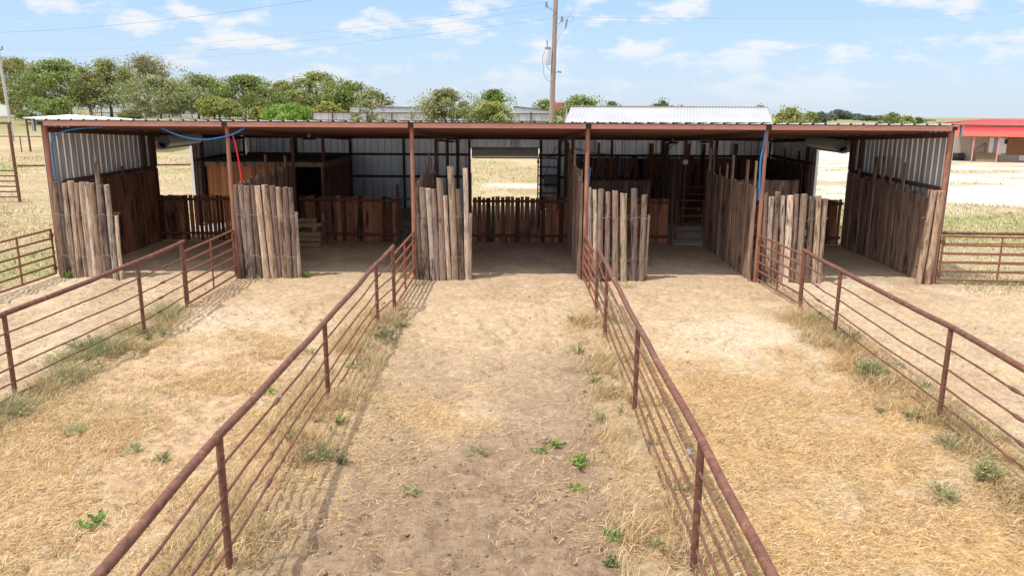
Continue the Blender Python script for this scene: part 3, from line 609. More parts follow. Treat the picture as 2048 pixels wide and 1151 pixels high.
# ------------------------------------------------------------------ pipe fences
ROD = (.775, .565, .375, .195, .04)
def pipe_fence(label, posts, clamp):
    t = empty('pipe_fence', (posts[0][0], posts[0][1], 0), label, 'pipe fence', None)
    for x, y, h in posts:
        m = MB(); m.tube([(x, y, -.3), (x, y, h - .02)], .038, 12); m.build('post', M['rust'], t)
    m = MB(); 
    TP = []
    for i in range(len(posts) - 1):
        a, b = posts[i], posts[i + 1]
        for k in range(5): u = k / 5; TP.append((a[0] + (b[0] - a[0]) * u + (.008 * math.sin(i * 3 + k * 2.1) if k else 0), a[1] + (b[1] - a[1]) * u + (.12 if i == 0 and k == 0 else 0), a[2] + (b[2] - a[2]) * u - .014 * math.sin(math.pi * u)))
    TP.append(posts[-1]); m.tube(TP, .044, 14); m.build('top_rail', M['rust'], t)
    for k, f in enumerate(ROD):
        P = []
        for i in range(len(posts) - 1):
            a = posts[i]; b = posts[i + 1]
            for s in range(6):
                u = s / 6; P.append((a[0] + (b[0] - a[0]) * u + .012 * math.sin(i * 6 + s + k), a[1] + (b[1] - a[1]) * u, (a[2] + (b[2] - a[2]) * u) * f - .012 * math.sin(math.pi * u) + .006 * math.sin(s * 2.3 + k * 1.7)))
        P.append((posts[-1][0], posts[-1][1], posts[-1][2] * f))
        m = MB(); m.tube(P, .0155, 8); rod = m.build('sucker_rod', M['rust'], t)
        y = posts[0][1] - .9 - .17 * k
        while y > posts[-1][1] + .3:
            for i in range(len(P) - 1):
                if P[i + 1][1] <= y <= P[i][1]:
                    u = (P[i][1] - y) / (P[i][1] - P[i + 1][1]); A = Vector(P[i]).lerp(Vector(P[i + 1]), u); d = (Vector(P[i + 1]) - Vector(P[i])).normalized()
                    c = MB(); c.tube([A - d * .13, A - d * .06, A + d * .06, A + d * .13], [.017, .029, .029, .017], 8); c.build('rod_coupling', M['rust'], rod); break
            y -= 7.6
        if k == 0 and clamp:
            for i in range(len(P) - 1):
                if P[i + 1][1] <= clamp <= P[i][1]:
                    u = (P[i][1] - clamp) / (P[i][1] - P[i + 1][1]); A = Vector(P[i]).lerp(Vector(P[i + 1]), u); d = (Vector(P[i + 1]) - Vector(P[i])).normalized()
                    c = MB(); c.tube([A - d * .07, A + d * .07], .022, 10); c.build('silver_sleeve', M['grey'], rod)
pipe_fence('rusty pipe and rod fence of the outer pen, farthest left', [(-7.70, 17.57, 1.55), (-7.68, 15.43, 1.53), (-8.08, 11.84, 1.39), (-8.2, 8.0, 1.4), (-8.3, 4.0, 1.4), (-8.3, 0, 1.4)], None)
pipe_fence('rusty pipe and rod fence on the left of the bare middle pen', [(-2.88, 17.49, 1.5), (-3.07, 16.42, 1.31), (-3.02, 11.73, 1.33), (-2.90, 7.07, 1.49), (-2.85, 2.6, 1.45), (-2.8, -1.5, 1.45)], 9.1)
pipe_fence('rusty pipe and rod fence between the bare middle pen and the golden straw pen', [(1.765, 17.65, 1.47), (1.775, 15.76, 1.45), (1.795, 11.51, 1.37), (1.78, 7.16, 1.45), (1.75, 2.6, 1.45), (1.72, -1.5, 1.45)], 7.6)
pipe_fence('rusty pipe and rod fence on the right of the golden straw pen', [(6.6, 18.04, 1.38), (6.49, 15.68, 1.41), (6.345, 11.23, 1.48), (6.2, 6.8, 1.45), (6.1, 2.4, 1.45), (6.0, -1.5, 1.45)], None)
G = None
pipe_gate('rusty six-bar gate closing the outer left pen fence to the second front post', (-7.72, 20.85), (-7.70, 17.68), .1, 1.32, 6, .026)
pipe_gate('rusty six-bar gate between the left fence of the middle pen and the third front post', (-2.86, 20.85), (-2.88, 17.6), .1, 1.3, 6, .026)
pipe_gate('rusty six-bar gate between the right fence of the middle pen and the fourth front post', (1.72, 20.85), (1.765, 17.76), .1, 1.27, 6, .026)
pipe_gate('rusty six-bar gate between the straw pen fence and the fifth front post', (6.40, 20.85), (6.6, 18.14), .1, 1.27, 6, .026)
pipe_gate('rusty gate running forward from the left front corner of the barn', (-12.66, 20.9), (-12.75, 17.6), .1, 1.3, 6, .028, (.43, ))
pipe_gate('rusty gate reaching out from the right front corner of the barn', (11.28, 20.88), (15.4, 20.5), .12, 1.3, 6, .026, (.36, ))
t = empty('rod_fence', (11.3, 21.1, 0), 'thin dark rod fence behind the gate at the right front corner of the barn', 'rod fence')
for z in (1.36, 1.08, .82, .58, .33, .08):
    m = MB(); m.tube([(11.22, 21.05, z), (13.5, 21.0, z - .01), (17.5, 20.95, z)], .014 if z < 1.3 else .04, 8); m.build('rod', M['rust'] if z > 1.3 else M['rust_dark'], t)
for x in (15.55, ):
    m = MB(); m.tube([(x, 20.98, -.1), (x, 20.98, 1.36)], .045, 10); m.build('post', M['rust'], t)

# ------------------------------------------------------------------ left yard: tall gate frames, rail
t = empty('pipe_archway', (-23.99, 37.45, 0), 'tall rusty pipe gate frame with a barred gate, in the grass left of the barn', 'gate frame')
fy = 37.45; top = aty(15, 246, fy)
m = MB(); m.tube([(-23.99, fy, -.2), (top[0] + .05, fy, top[2])], .075, 10); m.build('tall_post', M['rust'], t)
m = MB(); m.tube([(-30, fy, -.2), (-30, fy, top[2])], .075, 10); m.build('tall_post', M['rust'], t)
m = MB(); m.tube([(-30, fy, top[2]), (top[0] + .15, fy, top[2])], .06, 10); m.build('cross_beam', M['rust'], t)
for k in range(6):
    z = .25 + k * .25; m = MB(); m.tube([(-29.9, fy - .4, z), (-23.95, fy - .02, z)], .035, 8); m.build('gate_bar', M['rust'], t)
t = empty('pipe_fence', (-23.9, 37.5, 0), 'single-rail rusty fence running behind the left end of the barn', 'fence')
m = MB(); m.tube([(-23.9, 37.5, 1.72), (-13, 39.6, 1.72), (-6, 41, 1.72)], .045, 8); m.build('rail', M['rust'], t)
for x, y in ((-18.6, 38.55), (-15.2, 39.2), (-11.8, 39.85)):
    m = MB(); m.tube([(x, y, -.1), (x, y, 1.72)], .05, 8); m.build('post', M['rust'], t)
# open shed with a white sheet roof beyond the left end
sy = 75.0; b0 = aty(62, 306, sy); zt = aty(52, 238, sy)[2]; zb = tz(b0[0], sy)
t = empty('open_shed', (b0[0], sy, zb), 'low open shed with a white sheet roof beyond the left end of the barn', 'shed')
L0 = aty(52, 238, sy); R0 = aty(122, 247, sy); 
m = MB(); m.tube([(b0[0], sy, zb - .2), (L0[0], sy, L0[2])], .09, 8); m.build('post', M['rust'], t)
m = MB(); m.tube([(R0[0] + 6, sy, zb - .2), (R0[0] + 6, sy, R0[2] - .3)], .09, 8); m.build('post', M['rust'], t)
m = MB(); m.tube([(L0[0], sy, L0[2]), (R0[0] + 8, sy, R0[2] - .35)], .07, 8); m.tube([(L0[0], sy, L0[2] - .35), (R0[0] + 8, sy, R0[2] - .7)], .06, 8); m.build('front_beam', M['rust'], t)
m = MB(); m.hexa([(L0[0] - .2, sy - .2, L0[2] + .08), (R0[0] + 9, sy - .2, R0[2] - .3), (R0[0] + 9, sy + 9, R0[2] - .15), (L0[0] - .8, sy + 9, L0[2] + .26), (L0[0] - .2, sy - .2, L0[2] + .14), (R0[0] + 9, sy - .2, R0[2] - .24), (R0[0] + 9, sy + 9, R0[2] - .09), (L0[0] - .8, sy + 9, L0[2] + .32)]); m.build('sheet_roof', M['white'], t)
t = empty('pipe_fence', (-62, 74, 0), 'thin rusty rail fence crossing the pasture on the far left', 'fence')
m = MB(); m.tube([(-75, 74.2, 1.6), (-46.8, 74.6, 1.6), (-30, 74.8, 1.6)], .045, 8); m.build('rail', M['rust'], t)
for x in (-70, -62, -54, -46.85, -38): m = MB(); m.tube([(x, 74.4, -.1), (x, 74.4, 1.6)], .05, 8); m.build('post', M['rust'], t)

# ------------------------------------------------------------------ utility poles and lines
pb = aty(1103, 245, 44); pt = aty(1111.5, 0, 44)
dx = (pt[0] - pb[0]) / (pt[2] - pb[2])
polex = lambda z: pb[0] + (z - pb[2]) * dx
t = empty('utility_pole', (polex(0), 44, 0), 'wooden utility pole with a grey transformer behind the middle of the barn', 'utility pole')
m = MB(); m.tube([(polex(-.5), 44, -.5), (polex(4), 44, 4), (polex(8), 44, 8), (polex(12.2), 44, 12.2)], [.165, .148, .132, .118], 14); m.build('pole_shaft', M['pole'], t)
tx, tzm = aty(1095.5, 113, 43.9)[0], aty(1095.5, 113, 43.9)[2]
m = MB(); m.tube([(tx, 43.9, tzm - .44), (tx, 43.9, tzm - .40), (tx, 43.9, tzm + .38), (tx, 43.9, tzm + .44)], [.135, .155, .155, .145], 18); tr_ = m.build('transformer', M['wsheet'], t)
m = MB(); m.tube([(tx, 43.9, tzm + .36), (tx, 43.9, tzm + .47)], .168, 18); m.tube([(tx - .03, 43.9, tzm + .47), (tx - .05, 43.9, tzm + .85)], .03, 8); m.build('transformer_lid', M['grey'], tr_)
m = MB(); m.tube([(tx - .18, 43.9, tzm + .25), (tx - .28, 43.9, tzm - .1), (tx - .2, 43.9, tzm - .9), (tx, 43.9, tzm - 1.25), (polex(tzm - 1.3), 43.85, tzm - 1.3)], .016, 6); m.tube([(tx - .05, 43.9, tzm - .45), (tx + .1, 43.9, tzm - .7), (polex(5), 43.85, tzm - .75)], .014, 6); m.build('drop_cable', M['wire'], t)
def insulator(px, py, nm):
    q = aty(px, py, 43.8); m = MB(); m.tube([(polex(q[2] - .3), 43.85, q[2] - .35), (q[0], q[1], q[2] - .12)], .022, 6); m.build('bracket_arm', M['grey'], t)
    m = MB(); m.tube([(q[0], q[1], q[2] - .14), (q[0], q[1], q[2] - .08), (q[0], q[1], q[2] + .05), (q[0], q[1], q[2] + .1)], [.07, .09, .05, .08], 10); m.build(nm, M['grey'], t); return q
i1 = insulator(1093, 9, 'insulator'); i2 = insulator(1124, 38, 'insulator')
q = aty(1131, 45, 43.8)
m = MB(); m.tube([(q[0], 43.8, q[2] - .28), (q[0] + .08, 43.8, q[2] + .16)], .06, 10); m.build('fuse_cutout', M['grey'], t)
m = MB(); m.tube([(q[0] + .05, 43.8, q[2] + .2), (q[0] + .3, 43.8, q[2] + .4), (q[0] + .45, 43.8, q[2] + .2), (q[0] + .25, 43.8, q[2])], .012, 6); m.tube([(q[0], 43.8, q[2] - .3), (q[0] - .25, 43.8, q[2] - .6), (polex(8) + .1, 43.85, q[2] - 1.1)], .012, 6); m.build('jumper_wire', M['wire'], t)
q = aty(1119, 143, 43.7)
m = MB(); m.tube([(polex(q[2]) + .1, 43.85, q[2] - .1), (q[0] - .1, 43.7, q[2])], .02, 6); m.tube([(q[0] - .1, 43.7, q[2]), (q[0] + .1, 43.7, q[2] - .02)], [.05, .07], 8); m.build('yard_light', M['grey'], t)
lb = (aty(24, 262, 88)[0], 88.0); lt = aty(-5, 90, 88); lz = tz(*lb)
t = empty('utility_pole', (lb[0], lb[1], lz), 'pale leaning utility pole at the left edge beside the big trees', 'utility pole')
m = MB(); m.tube([(lb[0], lb[1], lz - .5), (lt[0], lb[1], lt[2])], [.17, .12], 12); m.build('pole_shaft', M['concrete'], t)
li = aty(4, 96, 87.8); m = MB(); m.tube([(li[0] - .5, 87.8, li[2] - .2), (li[0], 87.8, li[2] - .15), (li[0], 87.8, li[2] + .2)], .09, 8); m.build('insulator', M['grey'], t)
def span(label, a, b, sag, r=.0065):
    a = Vector(a); b = Vector(b); P = []
    for i in range(31):
        u = i / 30; p = a.lerp(b, u); p.z -= sag * 4 * u * (1 - u); P.append(p)
    m = MB(); m.tube(P, r, 5); tag(m.build('power_line', M['wire']), label, 'power line')
span('upper power line from the pole behind the barn towards the upper left', (i1[0], 43.8, i1[2] + .1), aty(-60, 96, 88), 1.0)
span('middle power line just under the upper one on the left', (polex(9.9), 44, 9.75), aty(-60, 110, 88), 1.1)
span('lower power line meeting the pole at its fuse, on the left', (i2[0], 43.8, i2[2] + .1), aty(-60, 128, 88), .9)
span('separate power line crossing high in the upper left of the sky', aty(760, -22, 60), aty(-60, 66, 95), .7, .015)
span('faint power line running off to the right from the pole', (i2[0], 43.8, i2[2] + .1), aty(2200, 12, 95), .55, .007)

# ------------------------------------------------------------------ shed with white roof, metal pens, tank, house
t = empty('white_roof_shed', (9.1, 51.5, 0), 'low shed with a white metal gable roof, right of the utility pole', 'shed')
e0 = aty(1130, 245, 50); e1 = aty(1545, 245, 50); r0 = aty(1142, 213.5, 52.8); r1 = aty(1535, 214.5, 52.8)
def corr_roof(A, B, Cc, D, n, h=.03):
    """A,B eave left/right; Cc,D ridge left/right"""
    mb = MB(); vs = []; A, B, Cc, D = map(Vector, (A, B, Cc, D)); N_ = (B - A).cross(Cc - A).normalized()
    k = 0
    for i in range(n * 4 + 1):
        u = i / (n * 4); hh = N_ * (h if i % 4 in (1, 2) else 0); vs += [A.lerp(B, u) + hh, Cc.lerp(D, u) + hh]
    mb.add(vs, [(2 * i, 2 * i + 2, 2 * i + 3, 2 * i + 1) for i in range(n * 4)]); return mb
a = corr_roof(e0, e1, r0, r1, 62, .018); b_ = corr_roof((e0[0], 55.6, e0[2]), (e1[0], 55.6, e1[2]), r0, r1, 62, .018); a.add(b_.v, b_.f)
a.build('gable_roof', M['roof'], t)
m = MB(); m.box((r0[0], 52.7, r0[2] + .02), (r1[0], 52.9, r0[2] + .07)); m.build('ridge_cap', M['siding'], t)
m = MB(); sheet(m, (e0[0] + .25, 50.3, 0), (1, 0), (0, -1), e1[0] - e0[0] - .5, 0, lambda a: e0[2] - .02); sheet(m, (e0[0] + .25, 55.3, 0), (1, 0), (0, 1), e1[0] - e0[0] - .5, 0, lambda a: e0[2] - .02)
for x in (e0[0] + .25, e1[0] - .25): m.add([(x, 50.3, 0), (x, 55.3, 0), (x, 55.3, e0[2] - .02), (x, 52.8, r0[2] - .03), (x, 50.3, e0[2] - .02)], [(0, 1, 2, 3, 4)])
m.build('wall', M['siding'], t)
def metal_wall(label, x0, x1, y, h, rails, nposts, zb=None, name='metal_windbreak', dark_top=False):
    zb = tz((x0 + x1) / 2, y) if zb is None else zb
    t = empty(name, ((x0 + x1) / 2, y, zb), label, 'metal fence'); m = MB(); sheet(m, (x0, y, 0), (1, 0), (0, 1), x1 - x0, zb, lambda a: zb + h, .9, .06); m.build('metal_sheet', M['wsheet'], t)
    for f in rails: m = MB(); m.box((x0, y - .16, zb + h * f - .06), (x1, y - .05, zb + h * f + .06)); m.build('rail', M['rust_dark'], t)
    for i in range(nposts):
        x = x0 + (x1 - x0) * i / (nposts - 1); m = MB(); m.box((x - .07, y - .25, zb - .2), (x + .07, y - .161, zb + h * (1.0 + .06 * (i % 2)))); m.build('post', M['rust_dark'], t)
    return t
zb = tz(-12, 95)
wy = 95.0; X0 = aty(626, 230, wy)[0]; X1 = aty(1102, 230, wy)[0]; hz = aty(900, 226, wy)[2] - zb
metal_wall('long weathered white metal windbreak fence with dark rails behind the trees, left of the pole', X0, X1, wy, hz, (.99, .72, .4), 13, zb)
# arena sheds behind the windbreak
def lean_shed(label, x0, x1, y0, y1, z0, zl, zr, name='metal_shed', roofm='rust_dark'):
    t = empty(name, ((x0 + x1) / 2, y0, z0), label, 'shed'); m = MB()
    n = max(4, int((x1 - x0) / 1.0)); vs = []
    for i in range(n * 2 + 1):
        u = i / (n * 2); x = x0 + (x1 - x0) * u; vs += [(x, y0 - (.05 if i % 2 else 0), z0), (x, y0 - (.05 if i % 2 else 0), zl + (zr - zl) * u)]
    m.add(vs, [(2 * i, 2 * i + 2, 2 * i + 3, 2 * i + 1) for i in range(n * 2)])
    m.add([(x0, y0, z0), (x0, y1, z0), (x0, y1, zl), (x0, y0, zl)], [(0, 1, 2, 3)]); m.add([(x1, y0, z0), (x1, y1, z0), (x1, y1, zr), (x1, y0, zr)], [(0, 1, 2, 3)])
    m.build('wall', M['wsheet'], t)
    m = MB(); m.hexa([(x0 - .2, y0 - .2, zl + .02), (x1 + .2, y0 - .2, zr + .02), (x1 + .2, y1, zr + .02), (x0 - .2, y1, zl + .02), (x0 - .2, y0 - .2, zl + .12), (x1 + .2, y0 - .2, zr + .12), (x1 + .2, y1, zr + .12), (x0 - .2, y1, zl + .12)]); m.build('roof', M[roofm], t); return t
q0 = aty(1030, 214, 100); q1 = aty(1098, 222, 100)
lean_shed('white metal shed with a sloping dark roof edge just left of the pole', q0[0], q1[0], 100, 108, tz(0, 100), q0[2], q1[2])
q0 = aty(700, 214, 100); q1 = aty(850, 217, 100)
lean_shed('white metal shed with a flat dark roof edge behind the windbreak fence', q0[0], q1[0], 100, 108, tz(-15, 100), q0[2], q1[2])
for (xa, xb, yt, lab, rm) in ((196, 300, 200, 'white farm shed with a pale roof glimpsed behind the left trees', 'white'), (312, 520, 214, 'long low white metal shed behind the row of small trees', 'wsheet')):
    q0 = aty(xa, yt, 168); q1 = aty(xb, yt + 2, 168); lean_shed(lab, q0[0], q1[0], 168, 176, tz(q0[0], 168), q0[2], q1[2], roofm=rm)
q0 = aty(-40, 190, 165); q1 = aty(34, 190, 165); zz = tz(q0[0], 165)
t = empty('white_house', ((q0[0] + q1[0]) / 2, 165, zz), 'white house with a dark window at the far left edge behind the pole', 'house')
m = MB(); m.box((q0[0], 165, zz - 1), (q1[0], 173, q0[2])); m.build('wall', M['white'], t)
m = MB(); m.hexa([(q0[0] - .5, 164.5, q0[2] + .01), (q1[0] + .5, 164.5, q0[2] + .01), (q1[0] + .5, 173.5, q0[2] + .01), (q0[0] - .5, 173.5, q0[2] + .01), (q0[0], 168, q0[2] + 1.5), (q1[0], 168, q0[2] + 1.5), (q1[0], 170, q0[2] + 1.5), (q0[0], 170, q0[2] + 1.5)]); m.build('roof', M['wsheet'], t)
a_ = aty(1, 196, 164.9); b_ = aty(7, 206, 164.9); m = MB(); m.box((a_[0], 164.93, b_[2]), (b_[0], 164.99, a_[2])); m.build('window', M['dark'], t)
q = aty(29, 205, 130); zz = tz(q[0], 130)
t = empty('deer_blind', (q[0], 130, zz), 'dark box hunting blind on legs near the left edge', 'hunting blind')
m = MB(); m.box((q[0] - .75, 129.3, q[2] - 2.0), (q[0] + .75, 130.7, q[2])); m.build('cabin', M['rust_dark'], t)
m = MB(); m.box((q[0] - .9, 129.1, q[2] + .01), (q[0] + .9, 130.9, q[2] + .09)); m.build('roof', M['rust'], t)
for sx in (-.6, .6):
    for sy_ in (129.4, 130.6): m = MB(); m.tube([(q[0] + sx, sy_, zz - .2), (q[0] + sx, sy_, q[2] - 2.01)], .05, 6); m.build('leg', M['rust_dark'], t)
q = aty(1117, 205, 130); zz = tz(q[0], 130); q2 = aty(1117, 222, 130)
t = empty('red_tank', (q[0], 130, zz), 'rusty red metal tank on a stand just right of the utility pole', 'tank')
m = MB(); m.tube([(q[0], 130, q2[2]), (q[0], 130, q[2] - .1), (q[0], 130, q[2])], [1.0, 1.0, .95], 20); m.build('tank_body', M['tank'], t)
for sx, sy_ in ((-.7, -.7), (.7, -.7), (.7, .7), (-.7, .7)): m = MB(); m.tube([(q[0] + sx, 130 + sy_, zz - .3), (q[0] + sx, 130 + sy_, q2[2])], .08, 6); m.build('leg', M['rust_dark'], t)
# pipe fence in front of the tree row
fx0 = aty(180, 225, 148)[0]; fx1 = aty(520, 225, 148)[0]
t = empty('pipe_fence', (fx0, 148, tz(fx0, 148)), 'dark pipe fence along the foot of the left tree row', 'fence')
for f in (.95, .45): m = MB(); m.tube([(fx0, 148, tz(fx0, 148) + 2.0 * f), (fx1, 148, tz(fx1, 148) + 2.0 * f)], .06, 6); m.build('rail', M['rust_dark'], t)
for i in range(16): x = fx0 + (fx1 - fx0) * i / 15; m = MB(); m.tube([(x, 148, tz(x, 148) - .2), (x, 148, tz(x, 148) + (2.9 if i % 5 == 1 else 2.0))], .08, 6); m.build('post', M['rust_dark'], t)
q0 = aty(492, 228, 135); q1 = aty(520, 228, 135); zz = tz(q0[0], 135)
t = empty('pipe_archway', (q0[0], 135, zz), 'small rusty square pipe frame beside the bright green bush', 'gate frame')
for q in (q0, q1): m = MB(); m.tube([(q[0], 135, zz - .2), (q[0], 135, q0[2])], .1, 6); m.build('post', M['rust'], t)
m = MB(); m.tube([(q0[0], 135, q0[2]), (q1[0], 135, q0[2])], .1, 6); m.build('cross_beam', M['rust'], t)
# house with the red roof
hy = 92.0; hz0 = tz(52, hy)
P = lambda px, py, dy=0: aty(px, py, hy + dy)
t = empty('red_roof_house', (P(1905, 300)[0], hy, hz0), 'low house with a bright red metal roof and wooden porch steps on the right', 'house')
xl = P(1905, 300)[0]; xr = xl + 20; ez = P(1980, 272)[2]; wy0 = hy + 2.2
r0 = aty(1918, 237.5, hy + 5.5); mz = aty(1910, 248, hy + 2.2)[2]
a = corr_roof((xl - 1.0, hy + 2.0, mz), (xr, hy + 2.0, mz), (r0[0], hy + 5.5, r0[2]), (xr, hy + 5.5, r0[2]), 60, .03); a.build('main_roof', M['hroof'], t)
a = corr_roof((xl - 1.0, hy + 9, mz), (xr, hy + 9, mz), (r0[0], hy + 5.5, r0[2]), (xr, hy + 5.5, r0[2]), 40, .03); a.build('main_roof', M['hroof'], t)
m = MB(); m.box((xl - 1.0, hy + 2.02, mz - .16), (xr, hy + 2.1, mz - .03)); m.build('fascia', M['rust_dark'], t)
md = mz - .2; zmid = md + (ez - md) * .5
a = corr_roof((xl - .2, hy - .3, ez), (xr, hy - .3, ez), (xl + .2, hy + .9, zmid), (xr, hy + .9, zmid), 60, .03); a.build('porch_roof', M['hroof2'], t)
a = corr_roof((xl + .2, hy + .9, zmid + .003), (xr, hy + .9, zmid + .003), (xl + .5, hy + 2.3, md), (xr, hy + 2.3, md), 60, .03); a.build('porch_roof', M['hroof'], t)
m = MB(); sheet(m, (xl - 1.0, wy0, 0), (1, 0), (0, -1), 21, hz0 - .2, lambda a: md - .05, .4, .015); m.add([(xl - 1.0, wy0, hz0 - .2), (xl - 1.0, hy + 9, hz0 - .2), (xl - 1.0, hy + 9, mz), (xl - 1, hy + 5.5, r0[2]), (xl - 1.0, wy0, mz)], [(0, 1, 2, 3, 4)]); m.build('wall', M['siding'], t)
def hbox(n, p0, p1, d0, d1, m_, par=t):
    a = aty(p0[0], p0[1], wy0 + d0); b = aty(p1[0], p1[1], wy0 + d0); m = MB(); m.box((a[0], wy0 + d0, b[2]), (b[0], wy0 + d1, a[2])); return m.build(n, M[m_], par)
hbox('lap_board_wall', (1984, 274), (2036, 307), -.1, -.03, 'lap')
for px in (1954, 1969, 2036): hbox('door_trim', (px, 274), (px + 3, 307), -.14, -.02, 'white')
hbox('screen_door', (1957.2, 275), (1968.8, 304), -.09, -.03, 'grey')
d_ = hbox('white_door', (1973, 275), (1984, 304), -.09, -.03, 'white'); hbox('door_window', (1979.5, 276), (1983.5, 286), -.12, -.095, 'dark', d_)
hbox('skirting_panel', (2003, 307.5), (2048, 318), -.1, -.03, 'wsheet')
for px in (1944, 1987, 2042, 2092): a_ = aty(px, 272, hy); m = MB(); m.box((a_[0] - .07, hy - .07, hz0 - .2), (a_[0] + .07, hy + .07, a_[2])); m.build('porch_post', M['rust_beam'], t)
sx0, sx1 = aty(1942, 310, hy)[0], aty(1985, 310, hy)[0]; fz = aty(1970, 304, wy0)[2]
for i in range(4): m = MB(); m.box((sx0 + .3, hy + .5 + i * .4, hz0 - .1), (sx1, hy + .9 + i * .4 - .003, hz0 + (fz - hz0) * (i + 1) / 4)); m.build('porch_step', M['timber'], t)
m = MB(); m.tube([(sx0, hy + .3, hz0), (sx0, hy + .3, hz0 + 1.3), (sx0 + 1.2, hy + 1.9, fz + 1.1), (sx0 + 1.2, hy + 1.9, fz)], .07, 6); m.build('handrail', M['lap'], t)
a_ = aty(1898, 300, hy + 1.2); b_ = aty(1927, 312, hy + 1.2)
m = MB(); m.tube([(a_[0], hy + 1.2, hz0 + .45), (b_[0], hy + 1.2, hz0 + .45)], .42, 14); m.box((a_[0] + .1, hy + .95, hz0 - .05), (b_[0] - .1, hy + 1.45, hz0 + .2))
tag(m.build('stock_tank', M['dark']), 'dark tank lying against the beige house wall under the red roof', 'tank')

t = bpy.data.objects['red_roof_house']; t.rotation_euler.z = -R(24)
# ------------------------------------------------------------------ trees
def leaf_quads(cen, size, rng, up=.3):
    n = len(cen); d = rng.normal(size=(n, 3)); d[:, 2] = np.abs(d[:, 2]) + up; d /= np.linalg.norm(d, axis=1)[:, None]
    a = np.cross(d, rng.normal(size=(n, 3))); a /= np.linalg.norm(a, axis=1)[:, None]; b = np.cross(d, a)
    s = size * rng.uniform(.6, 1.3, n); a *= s[:, None]; b *= (s * rng.uniform(.45, .8, n))[:, None]
    V = np.stack([cen - a, cen - b * .9 + d * (.2 * s)[:, None], cen + a, cen + b * .9 + d * (.1 * s)[:, None]], 1).reshape(-1, 3)
    return V, np.arange(n * 4), np.full(n, 4)
KIND = {'green': (.20, .255, .07), 'olive': (.26, .28, .09), 'dark': (.135, .19, .07), 'yellow': (.27, .30, .07), 'bright': (.20, .33, .05), 'grey': (.25, .275, .12), 'far': (.13, .17, .12), 'brown': (.25, .235, .10)}  # 'far' has the bluish haze of distance mixed into its leaf colour
def tree(label, px, base_py, top_py, wpx, Yd, kind='green', n=3200, leaf=.27, dens=1.0, trunk_f=.3, name='tree', cat='tree', bush=False, z=None, lean=0):
    x = aty(px, 225, Yd)[0]; zb = tz(x, Yd); top = aty(px, top_py, Yd)[2]; h = top - zb; rw = wpx * (1.05 if bush else 1.32) / FPX * Yd / 2; trunk_f *= .62; n = int(n * 2.5); leaf *= .74
    rng = np.random.default_rng(int(px * 7 + Yd)); t = empty(name, (x, Yd, zb), label, cat, None)
    f0 = .02 if bush else trunk_f; nb = 46 if not bush else 24; C0 = []
    trunk = MB(); r0 = max(.07, h * .022)
    if not bush:
        trunk.tube([(x, Yd, zb - .3), (x + .1 * rng.normal(), Yd, zb + h * f0 * .6), (x + lean * h * .2 + .15 * rng.normal(), Yd, zb + h * (f0 + .15))], [r0 * 1.35, r0, r0 * .8], 8)
    for i in range(nb):
        th = rng.uniform(0, 2 * math.pi); u = rng.random(); zz = f0 + (1 - f0) * (.06 + .84 * u); env = (math.sin(math.pi * min(1, .22 + .72 * u) ** .85) * rng.uniform(.75, 1.1)) if not bush else math.cos(u * 1.35)
        rr = rw * env * math.sqrt(rng.uniform(.12, 1)) * .92
        c = np.array([x + lean * h * .4 * u + math.cos(th) * rr, Yd + math.sin(th) * rr * .9, zb + h * zz]); br = rw * rng.uniform(.10, .27)
        C0.append((c, br))
        if i < 14 and not bush:
            s = (x + lean * h * .1, Yd, zb + h * (f0 + .12 * rng.random())); mid = [(s[0] * .5 + c[0] * .5), (s[1] + c[1]) / 2, (s[2] * .45 + c[2] * .55) + .1 * h * rng.random() * .5]
            trunk.tube([s, mid, c], [r0 * .55, r0 * .3, r0 * .08], 6)
    if bush:
        for i in range(7): c = C0[i][0]; trunk.tube([(x, Yd, zb - .1), tuple(c)], [.06, .02], 5)
    trunk.build('trunk' if not bush else 'stem', M['bark'], t)
    per = max(20, int(n / nb)); pts = []; cs = []; base = np.array(KIND[kind])
    for c, br in C0:
        d = rng.normal(size=(per, 3)); d /= np.linalg.norm(d, axis=1)[:, None]; q = c + d * (br * rng.random(per)[:, None] ** .45) * np.array([1.1, 1.1, .72]); pts.append(q)
        k = base * rng.uniform(.78, 1.25) * np.array([rng.uniform(.9, 1.2), 1, 1]); cs.append(np.clip(k * rng.uniform(.7, 1.35, (per, 1)), 0, 1))
    ns = n // 8; d = rng.normal(size=(ns, 3)); d /= np.linalg.norm(d, axis=1)[:, None]
    q = np.array([x, Yd, zb + h * (f0 + (1 - f0) * .5)]) + d * np.array([rw, rw, h * (1 - f0) * .5]) * rng.uniform(.75, 1.02, (ns, 1)); pts.append(q); cs.append(base * rng.uniform(.7, 1.3, (ns, 1)))
    pts = np.concatenate(pts); pts[:, 2] = np.maximum(pts[:, 2], zb + .1); cs = np.concatenate(cs); kk = pts[:, 2] < zb + h * np.random.default_rng(3).uniform(.97, 1.04, len(pts)); pts = pts[kk]; cs = cs[kk]
    V, Fi, cn = leaf_quads(pts, leaf, rng); V = V - np.array([x, Yd, zb])
    mesh_np('crown', V, Fi, cn, M['green'], t, np.repeat(cs, 4, axis=0)); return t
tr = tree
tr('tall full green tree at the left edge behind the leaning pole', 42, 236, 112, 120, 150, 'olive', 4200)
tr('broad dense green tree right of the tall edge tree, above the low shrubs', 122, 236, 118, 150, 146, 'green', 5200, trunk_f=.2)
tr('tall narrow loose tree with sky gaps left of the leafless one', 143, 236, 113, 60, 155, 'green', 1500)
tr('thin half-bare tree with dark bare branches', 182, 238, 128, 70, 142, 'olive', 700, lean=-.15)
tr('tall tree with a straight dark trunk and a loose top', 222, 236, 115, 100, 146, 'olive', 3200, trunk_f=.34)
tr('tall brownish tree with the highest dark top in the left row', 300, 236, 108, 140, 160, 'brown', 3600, trunk_f=.25)
